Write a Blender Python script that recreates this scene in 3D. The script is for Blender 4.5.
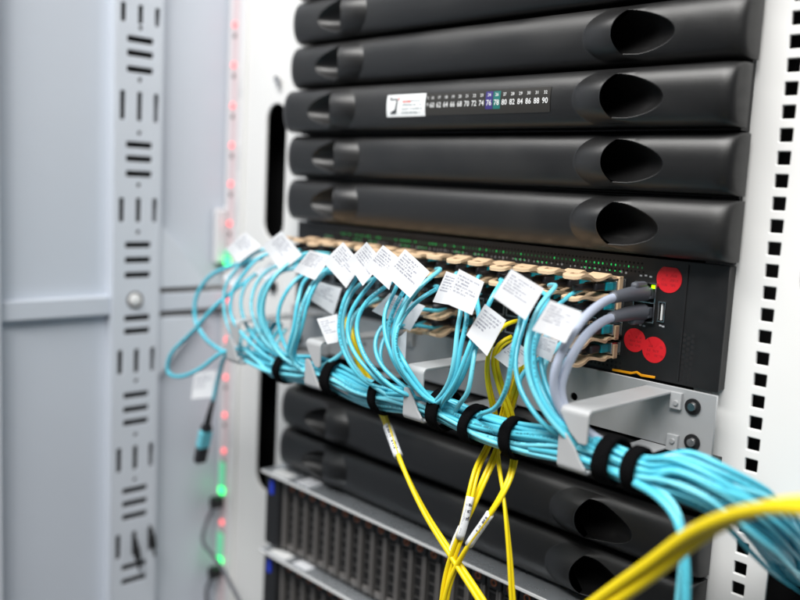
import bpy, bmesh, math, random
import numpy as np
from mathutils import Vector, Matrix

random.seed(7)
rng = np.random.default_rng(7)
scene = bpy.context.scene
C = scene.collection
for o in list(bpy.data.objects):
    bpy.data.objects.remove(o)

# ------------------------------------------------------------------ camera
U = 0.04445                     # one rack unit; origin = lower left corner of the fifth black server front
W = 0.482
cam = bpy.data.cameras.new('camera')
cam_o = bpy.data.objects.new('camera', cam)
C.objects.link(cam_o)
R = [[0.691695, 0.720375, 0.051155], [0.127855, -0.052434, -0.990406], [-0.710782, 0.691600, -0.128372]]
m = Matrix.Identity(4)
for i in range(3):
    m[i][0] = R[0][i]; m[i][1] = -R[1][i]; m[i][2] = -R[2][i]
m.translation = Vector((0.746535, -0.548717, 0.040770))
cam_o.matrix_world = m
cam.sensor_width = 36.0
cam.lens = 36.0 * 874.26 / 800.0
cam.clip_start = 0.01
cam.clip_end = 50.0
cam.dof.use_dof = True
cam.dof.focus_distance = 0.645
cam.dof.aperture_fstop = 2.8
scene.camera = cam_o

# ------------------------------------------------------------------ world, lamps, exposure
w = bpy.data.worlds.new('World'); scene.world = w; w.use_nodes = True
bg = w.node_tree.nodes['Background']
bg.inputs[0].default_value = (0.86, 0.93, 1.0, 1); bg.inputs[1].default_value = 0.135

def area(name, loc, target, sx, sy, power, col=(1, 1, 1)):
    d = bpy.data.lights.new(name, 'AREA'); d.shape = 'RECTANGLE'; d.size = sx; d.size_y = sy
    d.energy = power; d.color = col
    o = bpy.data.objects.new(name, d); C.objects.link(o); o.location = loc
    o.rotation_euler = (Vector(target) - Vector(loc)).to_track_quat('-Z', 'Y').to_euler()
    return o
area('ceiling_lamp', (0.05, -1.05, 1.45), (0.15, 0, -0.05), 1.7, 0.7, 50, (1.0, 0.985, 0.96))
area('ceiling_lamp', (1.15, -0.95, 1.35), (0.35, 0, -0.05), 1.0, 0.6, 27, (1.0, 0.985, 0.96))
scene.view_settings.view_transform = 'Standard'
scene.view_settings.look = 'None'
scene.view_settings.exposure = 0.0
scene.view_settings.gamma = 1.0
scene.view_settings.use_curve_mapping = False

# ------------------------------------------------------------------ materials
def mat(name, col, rough=0.5, metal=0.0, noise=0.0, nscale=60.0, bump=0.0, bscale=900.0, emit=None, estr=0.0,
        spec=0.5, trans=0.0, sheen=0.0, rvar=0.0, coat=0.0):
    M = bpy.data.materials.new(name); M.use_nodes = True
    nt = M.node_tree; b = nt.nodes['Principled BSDF']; L = nt.links.new
    b.inputs['Base Color'].default_value = (*col, 1); b.inputs['Roughness'].default_value = rough
    b.inputs['Metallic'].default_value = metal; b.inputs['Specular IOR Level'].default_value = spec
    b.inputs['Transmission Weight'].default_value = trans
    b.inputs['Sheen Weight'].default_value = sheen
    b.inputs['Coat Weight'].default_value = coat
    tc = nt.nodes.new('ShaderNodeTexCoord')
    if noise or rvar:
        n = nt.nodes.new('ShaderNodeTexNoise'); n.inputs['Scale'].default_value = nscale; n.inputs['Detail'].default_value = 6
        L(tc.outputs['Object'], n.inputs['Vector'])
        if noise:
            mx = nt.nodes.new('ShaderNodeMapRange')
            mx.inputs[3].default_value = 1 - noise; mx.inputs[4].default_value = 1 + noise
            L(n.outputs['Fac'], mx.inputs[0])
            mul = nt.nodes.new('ShaderNodeVectorMath'); mul.operation = 'SCALE'
            mul.inputs[0].default_value = col; L(mx.outputs[0], mul.inputs['Scale'])
            L(mul.outputs[0], b.inputs['Base Color'])
        if rvar:
            mr = nt.nodes.new('ShaderNodeMapRange')
            mr.inputs[1].default_value = .3; mr.inputs[2].default_value = .7
            mr.inputs[3].default_value = rough - rvar; mr.inputs[4].default_value = rough + rvar
            L(n.outputs['Fac'], mr.inputs[0]); L(mr.outputs[0], b.inputs['Roughness'])
    if bump:
        n2 = nt.nodes.new('ShaderNodeTexNoise'); n2.inputs['Scale'].default_value = bscale; n2.inputs['Detail'].default_value = 3
        L(tc.outputs['Object'], n2.inputs['Vector'])
        bp = nt.nodes.new('ShaderNodeBump'); bp.inputs['Strength'].default_value = bump; bp.inputs['Distance'].default_value = 0.0005
        L(n2.outputs['Fac'], bp.inputs['Height']); L(bp.outputs[0], b.inputs['Normal'])
    if emit:
        b.inputs['Emission Color'].default_value = (*emit, 1); b.inputs['Emission Strength'].default_value = estr
    return M

def print_mat(name, paper, ink, rows, u0=.08, v0=.10, v1=.62, cols=26, seed=0.0, dens=.14, rough=.55, minlen=.45, height=.55):
    """paper with rows of small print, laid out by the sheet's own UVs"""
    M = bpy.data.materials.new(name); M.use_nodes = True
    nt = M.node_tree; b = nt.nodes['Principled BSDF']; L = nt.links.new
    b.inputs['Roughness'].default_value = rough
    def math_(op, a, c=None):
        n = nt.nodes.new('ShaderNodeMath'); n.operation = op
        for i, v in enumerate((a, c)):
            if v is None: continue
            if isinstance(v, (int, float)): n.inputs[i].default_value = v
            else: L(v, n.inputs[i])
        return n.outputs[0]
    uv = nt.nodes.new('ShaderNodeUVMap'); sp = nt.nodes.new('ShaderNodeSeparateXYZ'); L(uv.outputs[0], sp.inputs[0])
    oi = nt.nodes.new('ShaderNodeObjectInfo')
    u, v = sp.outputs[0], sp.outputs[1]
    r = math_('MULTIPLY', math_('SUBTRACT', v, v0), rows / (v1 - v0))
    row = math_('FLOOR', r); fr = math_('FRACT', r)
    inrow = math_('LESS_THAN', math_('ABSOLUTE', math_('SUBTRACT', fr, .5)), height / 2)
    inblk = math_('MULTIPLY', math_('GREATER_THAN', v, v0), math_('LESS_THAN', v, v1))
    col_ = math_('MULTIPLY', u, cols)
    def wn(a, c):
        cb = nt.nodes.new('ShaderNodeCombineXYZ'); L(a, cb.inputs[0])
        if isinstance(c, (int, float)): cb.inputs[1].default_value = c
        else: L(c, cb.inputs[1])
        L(math_('ADD', math_('MULTIPLY', oi.outputs['Random'], 50.0), seed), cb.inputs[2])
        n = nt.nodes.new('ShaderNodeTexWhiteNoise'); n.noise_dimensions = '3D'; L(cb.outputs[0], n.inputs[0]); return n.outputs[0]
    ln = math_('ADD', math_('MULTIPLY', wn(row, 77.0), .92 - minlen), minlen)
    inlen = math_('MULTIPLY', math_('GREATER_THAN', u, u0), math_('LESS_THAN', u, ln))
    ch = math_('GREATER_THAN', wn(math_('FLOOR', col_), row), dens)
    gap = math_('LESS_THAN', math_('FRACT', col_), .9)
    sub = math_('GREATER_THAN', wn(math_('FLOOR', math_('MULTIPLY', col_, 3.0)), math_('FLOOR', math_('MULTIPLY', r, 4.0))), .22)
    k = inrow
    for q in (inblk, inlen, ch, gap, sub): k = math_('MULTIPLY', k, q)
    mx = nt.nodes.new('ShaderNodeMix'); mx.data_type = 'RGBA'
    mx.inputs[6].default_value = (*paper, 1); mx.inputs[7].default_value = (*ink, 1)
    L(k, mx.inputs[0]); L(mx.outputs[2], b.inputs['Base Color'])
    return M

M = {}
M['bezel'] = mat('black_plastic', (0.0105, 0.0105, 0.0108), .46, noise=.25, nscale=28, bump=.22, bscale=2200, rvar=.09, spec=.48)
def bezel_mat():
    Mb = mat('black_plastic', (0.0085, 0.0085, 0.0088), .37, bump=.22, bscale=2200, spec=.60)
    nt = Mb.node_tree; b = nt.nodes['Principled BSDF']; L = nt.links.new
    tc = nt.nodes.new('ShaderNodeTexCoord'); oi = nt.nodes.new('ShaderNodeObjectInfo')
    sc = nt.nodes.new('ShaderNodeVectorMath'); sc.operation = 'MULTIPLY_ADD'
    L(tc.outputs['Object'], sc.inputs[0]); sc.inputs[1].default_value = (1, 1, 1)
    cb = nt.nodes.new('ShaderNodeCombineXYZ'); L(oi.outputs['Random'], cb.inputs[0]); L(oi.outputs['Random'], cb.inputs[2]); L(cb.outputs[0], sc.inputs[2])
    def noise(scale, det, dist=0.0, stretch=None):
        v = sc.outputs[0]
        if stretch:
            m2 = nt.nodes.new('ShaderNodeVectorMath'); m2.operation = 'MULTIPLY'; m2.inputs[1].default_value = stretch; L(v, m2.inputs[0]); v = m2.outputs[0]
        n = nt.nodes.new('ShaderNodeTexNoise'); n.inputs['Scale'].default_value = scale; n.inputs['Detail'].default_value = det; n.inputs['Distortion'].default_value = dist
        L(v, n.inputs['Vector']); return n.outputs['Fac']
    def rng_(v, a, b_, c, d):
        m3 = nt.nodes.new('ShaderNodeMapRange'); L(v, m3.inputs[0])
        for i, q in enumerate((a, b_, c, d)): m3.inputs[i + 1].default_value = q
        return m3.outputs[0]
    smudge = rng_(noise(9, 8, .8), .46, .70, 0, 1)
    specks = rng_(noise(420, 2), .70, .78, 0, .5)
    scuff = rng_(noise(30, 6, .3, (1, 1, 9)), .66, .78, 0, .35)
    ad = nt.nodes.new('ShaderNodeMath'); ad.operation = 'MAXIMUM'; L(specks, ad.inputs[0]); L(scuff, ad.inputs[1])
    ad2 = nt.nodes.new('ShaderNodeMath'); ad2.operation = 'MULTIPLY_ADD'; L(smudge, ad2.inputs[0]); ad2.inputs[1].default_value = .22; L(ad.outputs[0], ad2.inputs[2])
    mx = nt.nodes.new('ShaderNodeMix'); mx.data_type = 'RGBA'; L(ad2.outputs[0], mx.inputs[0])
    mx.inputs[6].default_value = (0.0080, 0.0080, 0.0083, 1); mx.inputs[7].default_value = (0.040, 0.039, 0.038, 1)
    L(mx.outputs[2], b.inputs['Base Color'])
    L(rng_(smudge, 0, 1, .34, .46), b.inputs['Roughness'])
    return Mb
M['bezel'] = bezel_mat()
M['black'] = mat('black_paint', (0.007, 0.007, 0.008), .5, noise=.15, bump=.1)
M['switch'] = mat('switch_black', (0.008, 0.008, 0.0085), .42, noise=.15, rvar=.06, bump=.06)
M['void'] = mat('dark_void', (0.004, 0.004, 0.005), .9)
M['white'] = mat('white_powder_coat', (0.80, 0.80, 0.79), .45, noise=.03, nscale=20, bump=.06, bscale=1200)
M['door'] = mat('blue_grey_paint', (0.60, 0.645, 0.715), .42, noise=.03, nscale=12, bump=.05, bscale=900)
M['strip'] = mat('pale_grey_paint', (0.645, 0.69, 0.755), .42, noise=.03, nscale=15, bump=.05, bscale=900)
M['zinc'] = mat('grey_satin_steel', (0.45, 0.46, 0.47), .42, metal=.35, noise=.06, nscale=40, bump=.05, rvar=.06)
M['ring'] = mat('grey_plastic_coat', (0.42, 0.43, 0.44), .40, noise=.04, nscale=60, bump=.05, rvar=.05)
M['silver'] = mat('bright_steel', (0.62, 0.66, 0.70), .30, metal=.75, noise=.05, rvar=.08)
M['steel'] = mat('screw_steel', (0.6, 0.6, 0.6), .25, metal=1.0)
M['aqua'] = mat('aqua_jacket', (0.105, 0.585, 0.74), .27, noise=.05, nscale=90, spec=.6)
M['aqua2'] = mat('aqua_jacket_light', (0.18, 0.66, 0.79), .29, noise=.05, nscale=90, spec=.6)
def add_jacket_print(Mj, ink):
    nt = Mj.node_tree; b = nt.nodes['Principled BSDF']; L = nt.links.new
    src = b.inputs['Base Color'].links[0].from_socket
    uv = nt.nodes.new('ShaderNodeUVMap'); sp = nt.nodes.new('ShaderNodeSeparateXYZ'); L(uv.outputs[0], sp.inputs[0])
    def mt(op, a, c):
        n = nt.nodes.new('ShaderNodeMath'); n.operation = op
        for i, v in enumerate((a, c)):
            if isinstance(v, (int, float)): n.inputs[i].default_value = v
            else: L(v, n.inputs[i])
        return n.outputs[0]
    u, v = sp.outputs[0], sp.outputs[1]
    wn = nt.nodes.new('ShaderNodeTexWhiteNoise'); wn.noise_dimensions = '1D'; L(mt('FLOOR', mt('MULTIPLY', u, 1100.0), 0), wn.inputs['W'])
    band = mt('LESS_THAN', mt('ABSOLUTE', mt('SUBTRACT', v, .5), 0), .07)
    blk = mt('LESS_THAN', mt('FRACT', mt('MULTIPLY', u, 14.0), 0), .55)
    k = mt('MULTIPLY', mt('MULTIPLY', band, blk), mt('GREATER_THAN', wn.outputs[0], .35))
    k = mt('MULTIPLY', k, .6)
    mx = nt.nodes.new('ShaderNodeMix'); mx.data_type = 'RGBA'; L(k, mx.inputs[0]); L(src, mx.inputs[6]); mx.inputs[7].default_value = (*ink, 1)
    L(mx.outputs[2], b.inputs['Base Color'])
for q_ in ('aqua', 'aqua2'): add_jacket_print(M[q_], (0.02, 0.12, 0.17))
M['aqua_plug'] = mat('aqua_plastic', (0.0, 0.30, 0.38), .4, noise=.05)
M['yellow'] = mat('yellow_jacket', (0.86, 0.66, 0.006), .38, noise=.04, nscale=90, spec=.45)
M['grey_jacket'] = mat('grey_jacket', (0.43, 0.48, 0.60), .45, noise=.05)
M['slate'] = mat('slate_boot', (0.085, 0.092, 0.11), .5, noise=.1)
M['boot'] = mat('black_boot', (0.018, 0.018, 0.022), .45, noise=.1)
M['tab'] = mat('beige_tab', (0.66, 0.47, 0.30), .42, noise=.05, nscale=80)
M['velcro'] = mat('velcro_loop', (0.004, 0.004, 0.0045), 1.0, noise=.5, nscale=500, bump=1.0, bscale=1500, spec=.05)
M['paper'] = print_mat('label_paper', (0.71, 0.725, 0.755), (0.27, 0.28, 0.34), 6, v0=.10, v1=.64, cols=32)
M['blank'] = mat('label_blank', (0.70, 0.715, 0.745), .5, noise=.03)
M['wrap'] = print_mat('wrap_print', (0.76, 0.78, 0.80), (0.12, 0.12, 0.14), 3, v0=.05, v1=.95, cols=14, dens=.3)
M['redst'] = print_mat('red_sticker', (0.66, 0.008, 0.016), (0.46, 0.005, 0.012), 3, v0=.28, v1=.80, u0=.2, cols=11, dens=.3, minlen=.7)
M['sticker'] = print_mat('pdu_sticker', (0.80, 0.80, 0.80), (0.40, 0.41, 0.45), 9, u0=.1, v0=.03, v1=.97, cols=8)
M['card'] = print_mat('white_card_print', (0.80, 0.82, 0.83), (0.12, 0.16, 0.18), 4, u0=.40, v0=.22, v1=.92, cols=34, minlen=.85, height=.42, dens=.1)
M['film'] = mat('black_film', (0.026, 0.024, 0.021), .35)
M['print_white'] = mat('white_print', (0.74, 0.75, 0.75), .5)
M['print_dark'] = mat('dark_print', (0.03, 0.035, 0.04), .5)
M['print_red'] = mat('red_print', (0.7, 0.12, 0.10), .5)
M['cell_purple'] = mat('purple_cell', (0.04, 0.03, 0.17), .35)
M['cell_green'] = mat('green_cell', (0.012, 0.14, 0.125), .35)
M['orange'] = mat('orange_tag', (0.80, 0.33, 0.0), .45)
M['orange_dim'] = mat('orange_button', (0.52, 0.15, 0.05), .5)
M['blue'] = mat('blue_tag', (0.015, 0.05, 0.62), .4)
M['bay'] = mat('carrier_grey', (0.165, 0.155, 0.148), .36, metal=.3, noise=.08)
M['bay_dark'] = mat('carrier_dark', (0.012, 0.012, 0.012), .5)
M['grille'] = mat('carrier_grille', (0.045, 0.043, 0.042), .5)
M['redled'] = mat('red_led', (0.9, 0.1, 0.1), .4, emit=(1.0, 0.17, 0.19), estr=1.5)
M['greenled'] = mat('green_led', (0.1, 0.9, 0.3), .4, emit=(0.02, 1.0, 0.22), estr=2.2)
M['greenbar'] = mat('green_lit_lens', (0.2, 0.6, 0.4), .3, emit=(0.08, 0.8, 0.35), estr=.35)
M['greendot'] = mat('port_led', (0.02, 0.4, 0.1), .4, emit=(0.01, 0.8, 0.15), estr=.6)
M['greendim'] = mat('port_led_dim', (0.01, 0.12, 0.05), .4, emit=(0.01, 0.4, 0.1), estr=.12)
M['limeled'] = mat('link_led', (0.4, 0.9, 0.0), .4, emit=(0.35, 1.0, 0.0), estr=1.6)
M['pdu'] = mat('pdu_white', (0.74, 0.735, 0.75), .4, noise=.02)
M['pdu_glow_tint'] = mat('pdu_lens_glow_tint', (0.72, 0.60, 0.62), .35)  # pink tint is the red lights' glow put into the colour
M['mark'] = mat('faint_print', (0.35, 0.36, 0.38), .5)
M['emboss'] = mat('embossed_black', (0.028, 0.028, 0.030), .42)

# ------------------------------------------------------------------ helpers
def link(o, parent=None):
    C.objects.link(o)
    if parent is not None: o.parent = parent
    return o

def tag(o, label=None, cat=None, group=None, kind=None):
    if label: o['label'] = label
    if cat: o['category'] = cat
    if group: o['group'] = group
    if kind: o['kind'] = kind
    return o

def thing(name, label, cat, loc=(0, 0, 0), group=None):
    o = bpy.data.objects.new(name, None); o.empty_display_size = .01
    o.location = loc
    return tag(link(o), label, cat, group)

def me_from(name, V, F, smooth=False, uvs=None):
    me = bpy.data.meshes.new(name)
    me.from_pydata([tuple(map(float, v)) for v in V], [], [tuple(map(int, f)) for f in F])
    if smooth: me.polygons.foreach_set('use_smooth', [True] * len(me.polygons))
    if uvs is not None:
        ul = me.uv_layers.new(name='UVMap')
        for p in me.polygons:
            for li in p.loop_indices:
                ul.data[li].uv = uvs[me.loops[li].vertex_index]
    me.update()
    return me

def put(name, me, material, parent=None, loc=None, rot=None, kind=None):
    if material and not me.materials: me.materials.append(material)
    o = bpy.data.objects.new(name, me); link(o, parent)
    if parent is not None and loc is None:
        o.location = -parent.location if parent.type == 'EMPTY' or True else (0, 0, 0)
    if loc is not None: o.location = loc
    if rot is not None: o.rotation_euler = rot
    if kind: o['kind'] = kind
    return o

def part(name, me, material, parent, kind=None):
    """mesh given in world coordinates under an unrotated parent"""
    o = bpy.data.objects.new(name, me)
    if material and not me.materials: me.materials.append(material)
    link(o, parent)
    base = Vector((0, 0, 0)); p = parent
    while p is not None:
        base += p.location; p = p.parent
    o.location = -base
    if kind: o['kind'] = kind
    return o

class MB:
    def __init__(s): s.V = []; s.F = []
    def add(s, V, F):
        n = len(s.V); s.V += [tuple(v) for v in V]; s.F += [tuple(i + n for i in f) for f in F]; return s
    def box(s, a, b):
        (x0, y0, z0), (x1, y1, z1) = a, b
        return s.add([(x0, y0, z0), (x1, y0, z0), (x1, y1, z0), (x0, y1, z0), (x0, y0, z1), (x1, y0, z1), (x1, y1, z1), (x0, y1, z1)],
              [(0, 3, 2, 1), (4, 5, 6, 7), (0, 1, 5, 4), (1, 2, 6, 5), (2, 3, 7, 6), (3, 0, 4, 7)])
    def bbox(s, a, b, r=.001, seg=2):
        bm = bmesh.new(); bmesh.ops.create_cube(bm, size=1)
        for v in bm.verts:
            v.co = Vector([a[i] + (v.co[i] + .5) * (b[i] - a[i]) for i in range(3)])
        bmesh.ops.bevel(bm, geom=list(bm.edges), offset=r, segments=seg, affect='EDGES', profile=.5)
        bm.verts.index_update()
        V = [v.co[:] for v in bm.verts]; F = [[v.index for v in f.verts] for f in bm.faces]; bm.free()
        return s.add(V, F)
    def cyl(s, p, axis, r, h, n=16, r2=None):
        ax = Vector(axis).normalized(); u = ax.orthogonal().normalized(); v = ax.cross(u)
        r2 = r if r2 is None else r2; p = Vector(p); V = []; F = []
        for k, (rr, d) in enumerate(((r, 0), (r2, h))):
            for i in range(n):
                a = 2 * math.pi * i / n
                V.append(p + ax * d + u * (rr * math.cos(a)) + v * (rr * math.sin(a)))
        for i in range(n): F.append((i, (i + 1) % n, n + (i + 1) % n, n + i))
        F.append(tuple(range(n - 1, -1, -1))); F.append(tuple(range(n, 2 * n)))
        return s.add(V, F)
    def tube(s, pts, r, n=10, cap=True, squash=None):
        V, F = tube_vf(pts, r, n, cap); return s.add(V, F)
    def mesh(s, name, smooth=False): return me_from(name, s.V, s.F, smooth)
    def put(s, name, material, parent=None, smooth=False, kind=None):
        me = s.mesh(name, smooth)
        if parent is None:
            me.materials.append(material); o = link(bpy.data.objects.new(name, me))
            if kind: o['kind'] = kind
            return o
        return part(name, me, material, parent, kind)

def spline(P, step=.004):
    """centripetal Catmull-Rom, resampled"""
    P = np.array(P, float); P = np.vstack([2 * P[0] - P[1], P, 2 * P[-1] - P[-2]])
    out = []
    for i in range(1, len(P) - 2):
        p0, p1, p2, p3 = P[i - 1:i + 3]
        d = [max(1e-6, np.linalg.norm(b - a) ** .5) for a, b in ((p0, p1), (p1, p2), (p2, p3))]
        t0, t1 = 0, d[0]; t2 = t1 + d[1]; t3 = t2 + d[2]
        n = max(2, int(np.linalg.norm(p2 - p1) / step))
        for t in np.linspace(t1, t2, n, endpoint=False):
            A1 = (t1 - t) / (t1 - t0) * p0 + (t - t0) / (t1 - t0) * p1
            A2 = (t2 - t) / (t2 - t1) * p1 + (t - t1) / (t2 - t1) * p2
            A3 = (t3 - t) / (t3 - t2) * p2 + (t - t2) / (t3 - t2) * p3
            B1 = (t2 - t) / (t2 - t0) * A1 + (t - t0) / (t2 - t0) * A2
            B2 = (t3 - t) / (t3 - t1) * A2 + (t - t1) / (t3 - t1) * A3
            out.append((t2 - t) / (t2 - t1) * B1 + (t - t1) / (t2 - t1) * B2)
    out.append(P[-2])
    out = np.array(out)
    for _ in range(3):                       # relax small kinks
        out[1:-1] = .25 * out[:-2] + .5 * out[1:-1] + .25 * out[2:]
    return out

def frames(P):
    T = np.gradient(P, axis=0); T /= np.linalg.norm(T, axis=1)[:, None] + 1e-12
    N = np.zeros_like(P)
    a = np.array([0, 0, 1.]) if abs(T[0][2]) < .9 else np.array([1., 0, 0])
    n = np.cross(T[0], a); n /= np.linalg.norm(n); N[0] = n
    for i in range(1, len(P)):
        n = N[i - 1] - T[i] * (N[i - 1] @ T[i]); N[i] = n / (np.linalg.norm(n) + 1e-12)
    return T, N, np.cross(T, N)

def tube_vf(P, r, n=10, cap=True):
    P = np.array(P, float); T, N, B = frames(P)
    rr = np.broadcast_to(np.array(r, float), (len(P),))
    a = np.linspace(0, 2 * np.pi, n, endpoint=False)
    V = (P[:, None, :] + rr[:, None, None] * (np.cos(a)[None, :, None] * N[:, None, :] + np.sin(a)[None, :, None] * B[:, None, :])).reshape(-1, 3)
    F = []
    for i in range(len(P) - 1):
        for j in range(n):
            k = (j + 1) % n
            F.append((i * n + j, i * n + k, (i + 1) * n + k, (i + 1) * n + j))
    if cap:
        F.append(tuple(range(n - 1, -1, -1))); b = (len(P) - 1) * n; F.append(tuple(range(b, b + n)))
    return V.tolist(), F

def jacket(P, r, material, parent, n=10, wob=.00020):
    """one cable sheath with its own UVs (metres along, turn round) and slight unevenness of lie"""
    P = np.array(P, float); m_ = len(P); s = np.cumsum(np.r_[0, np.linalg.norm(np.diff(P, axis=0), axis=1)])
    ph = rng.uniform(0, 6.28, 6)
    for ax in range(3):
        P[:, ax] += wob * (np.sin(s * 95 + ph[ax]) + .35 * np.sin(s * 230 + ph[ax + 3])) * np.clip(s / .03, 0, 1)
    V, F = tube_vf(P, r, n, True); off = rng.uniform(0, 1)
    uvs = [(s[i] + off, (j / n + off * 3 + s[i] * 2) % 1) for i in range(m_) for j in range(n)]
    return part('jacket', me_from('jacket', V, F, True, uvs), material, parent)

def rrect(cx, cy, w, h, r, n=6):
    r = min(r, w / 2 - 1e-6, h / 2 - 1e-6); out = []
    for sx, sy, a0 in ((1, 1, 0), (-1, 1, 90), (-1, -1, 180), (1, -1, 270)):
        for i in range(n + 1):
            a = math.radians(a0 + 90 * i / n)
            out.append((cx + sx * (w / 2 - r) + r * math.cos(a), cy + sy * (h / 2 - r) + r * math.sin(a)))
    return out
def circ(cx, cy, r, n=16): return [(cx + r * math.cos(2 * math.pi * i / n), cy + r * math.sin(2 * math.pi * i / n)) for i in range(n)]

def curve_mesh(cu, name):
    o = bpy.data.objects.new('tmp', cu); C.objects.link(o)
    dg = bpy.context.evaluated_depsgraph_get(); dg.update()
    me = bpy.data.meshes.new_from_object(o.evaluated_get(dg)); me.name = name
    bpy.data.objects.remove(o); bpy.data.curves.remove(cu)
    return me

def plate(name, outer, holes, thick, origin, ex, ey, bevel=.0004):
    """flat sheet with real cut-outs: 2-D outline -> solid; local x->ex, y->ey, thickness centred"""
    cu = bpy.data.curves.new('c', 'CURVE'); cu.dimensions = '2D'; cu.fill_mode = 'BOTH'
    cu.extrude = max(thick / 2 - bevel, 0.00005); cu.bevel_depth = bevel; cu.bevel_resolution = 1; cu.offset = -bevel
    for poly in [outer] + holes:
        sp = cu.splines.new('POLY'); sp.points.add(len(poly) - 1); sp.use_cyclic_u = True
        for p, q in zip(sp.points, poly): p.co = (q[0], q[1], 0, 1)
    me = curve_mesh(cu, name)
    ex = Vector(ex); ey = Vector(ey); ez = ex.cross(ey)
    Mx = Matrix((ex, ey, ez)).transposed().to_4x4(); Mx.translation = Vector(origin)
    me.transform(Mx); me.materials.clear()
    return me

def text_mesh(txt, size, origin, ex, ey, align='CENTER', ext=0.00004):
    cu = bpy.data.curves.new('t', 'FONT'); cu.body = txt; cu.size = size; cu.align_x = align; cu.align_y = 'CENTER'
    cu.extrude = ext; cu.resolution_u = 2; cu.offset = size * .008
    me = curve_mesh(cu, 'txt')
    ex = Vector(ex); ey = Vector(ey)
    Mx = Matrix((ex, ey, ex.cross(ey))).transposed().to_4x4(); Mx.translation = Vector(origin)
    me.transform(Mx); me.materials.clear()
    return me
def join_meshes(name, ms):
    mb = MB()
    for q in ms:
        mb.add([v.co[:] for v in q.vertices], [list(p.vertices) for p in q.polygons]); bpy.data.meshes.remove(q)
    return mb.mesh(name)

def sheet(name, q, bend=.0015, thick=.00025, n=8, twist=0.0):
    """a slightly curled paper flag given by corners top, right, bottom, left; UV u: top->right, v: top->left"""
    q = [np.array(c, float) for c in q]
    nn = np.cross(q[1] - q[0], q[3] - q[0]); nn /= np.linalg.norm(nn)
    V = []; UVs = []
    for side in (0, 1):
        for j in range(n + 1):
            for i in range(n + 1):
                u, v = i / n, j / n
                p = (1 - u) * (1 - v) * q[0] + u * (1 - v) * q[1] + u * v * q[2] + (1 - u) * v * q[3]
                p = p + nn * (bend * (math.sin(math.pi * u) * .8 + twist * (u - .5) * (v - .5) * 4) + (thick if side else 0))
                V.append(p); UVs.append((u, v))
    F = []; k = (n + 1) ** 2
    for j in range(n):
        for i in range(n):
            a = j * (n + 1) + i
            F.append((a, a + 1, a + n + 2, a + n + 1)); F.append((k + a, k + a + n + 1, k + a + n + 2, k + a + 1))
    ring = [i for i in range(n + 1)] + [j * (n + 1) + n for j in range(1, n + 1)] + [n * (n + 1) + i for i in range(n - 1, -1, -1)] + [j * (n + 1) for j in range(n - 1, 0, -1)]
    for a, b in zip(ring, ring[1:] + ring[:1]): F.append((a, b, k + b, k + a))
    return me_from(name, V, F, False, UVs)

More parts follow.
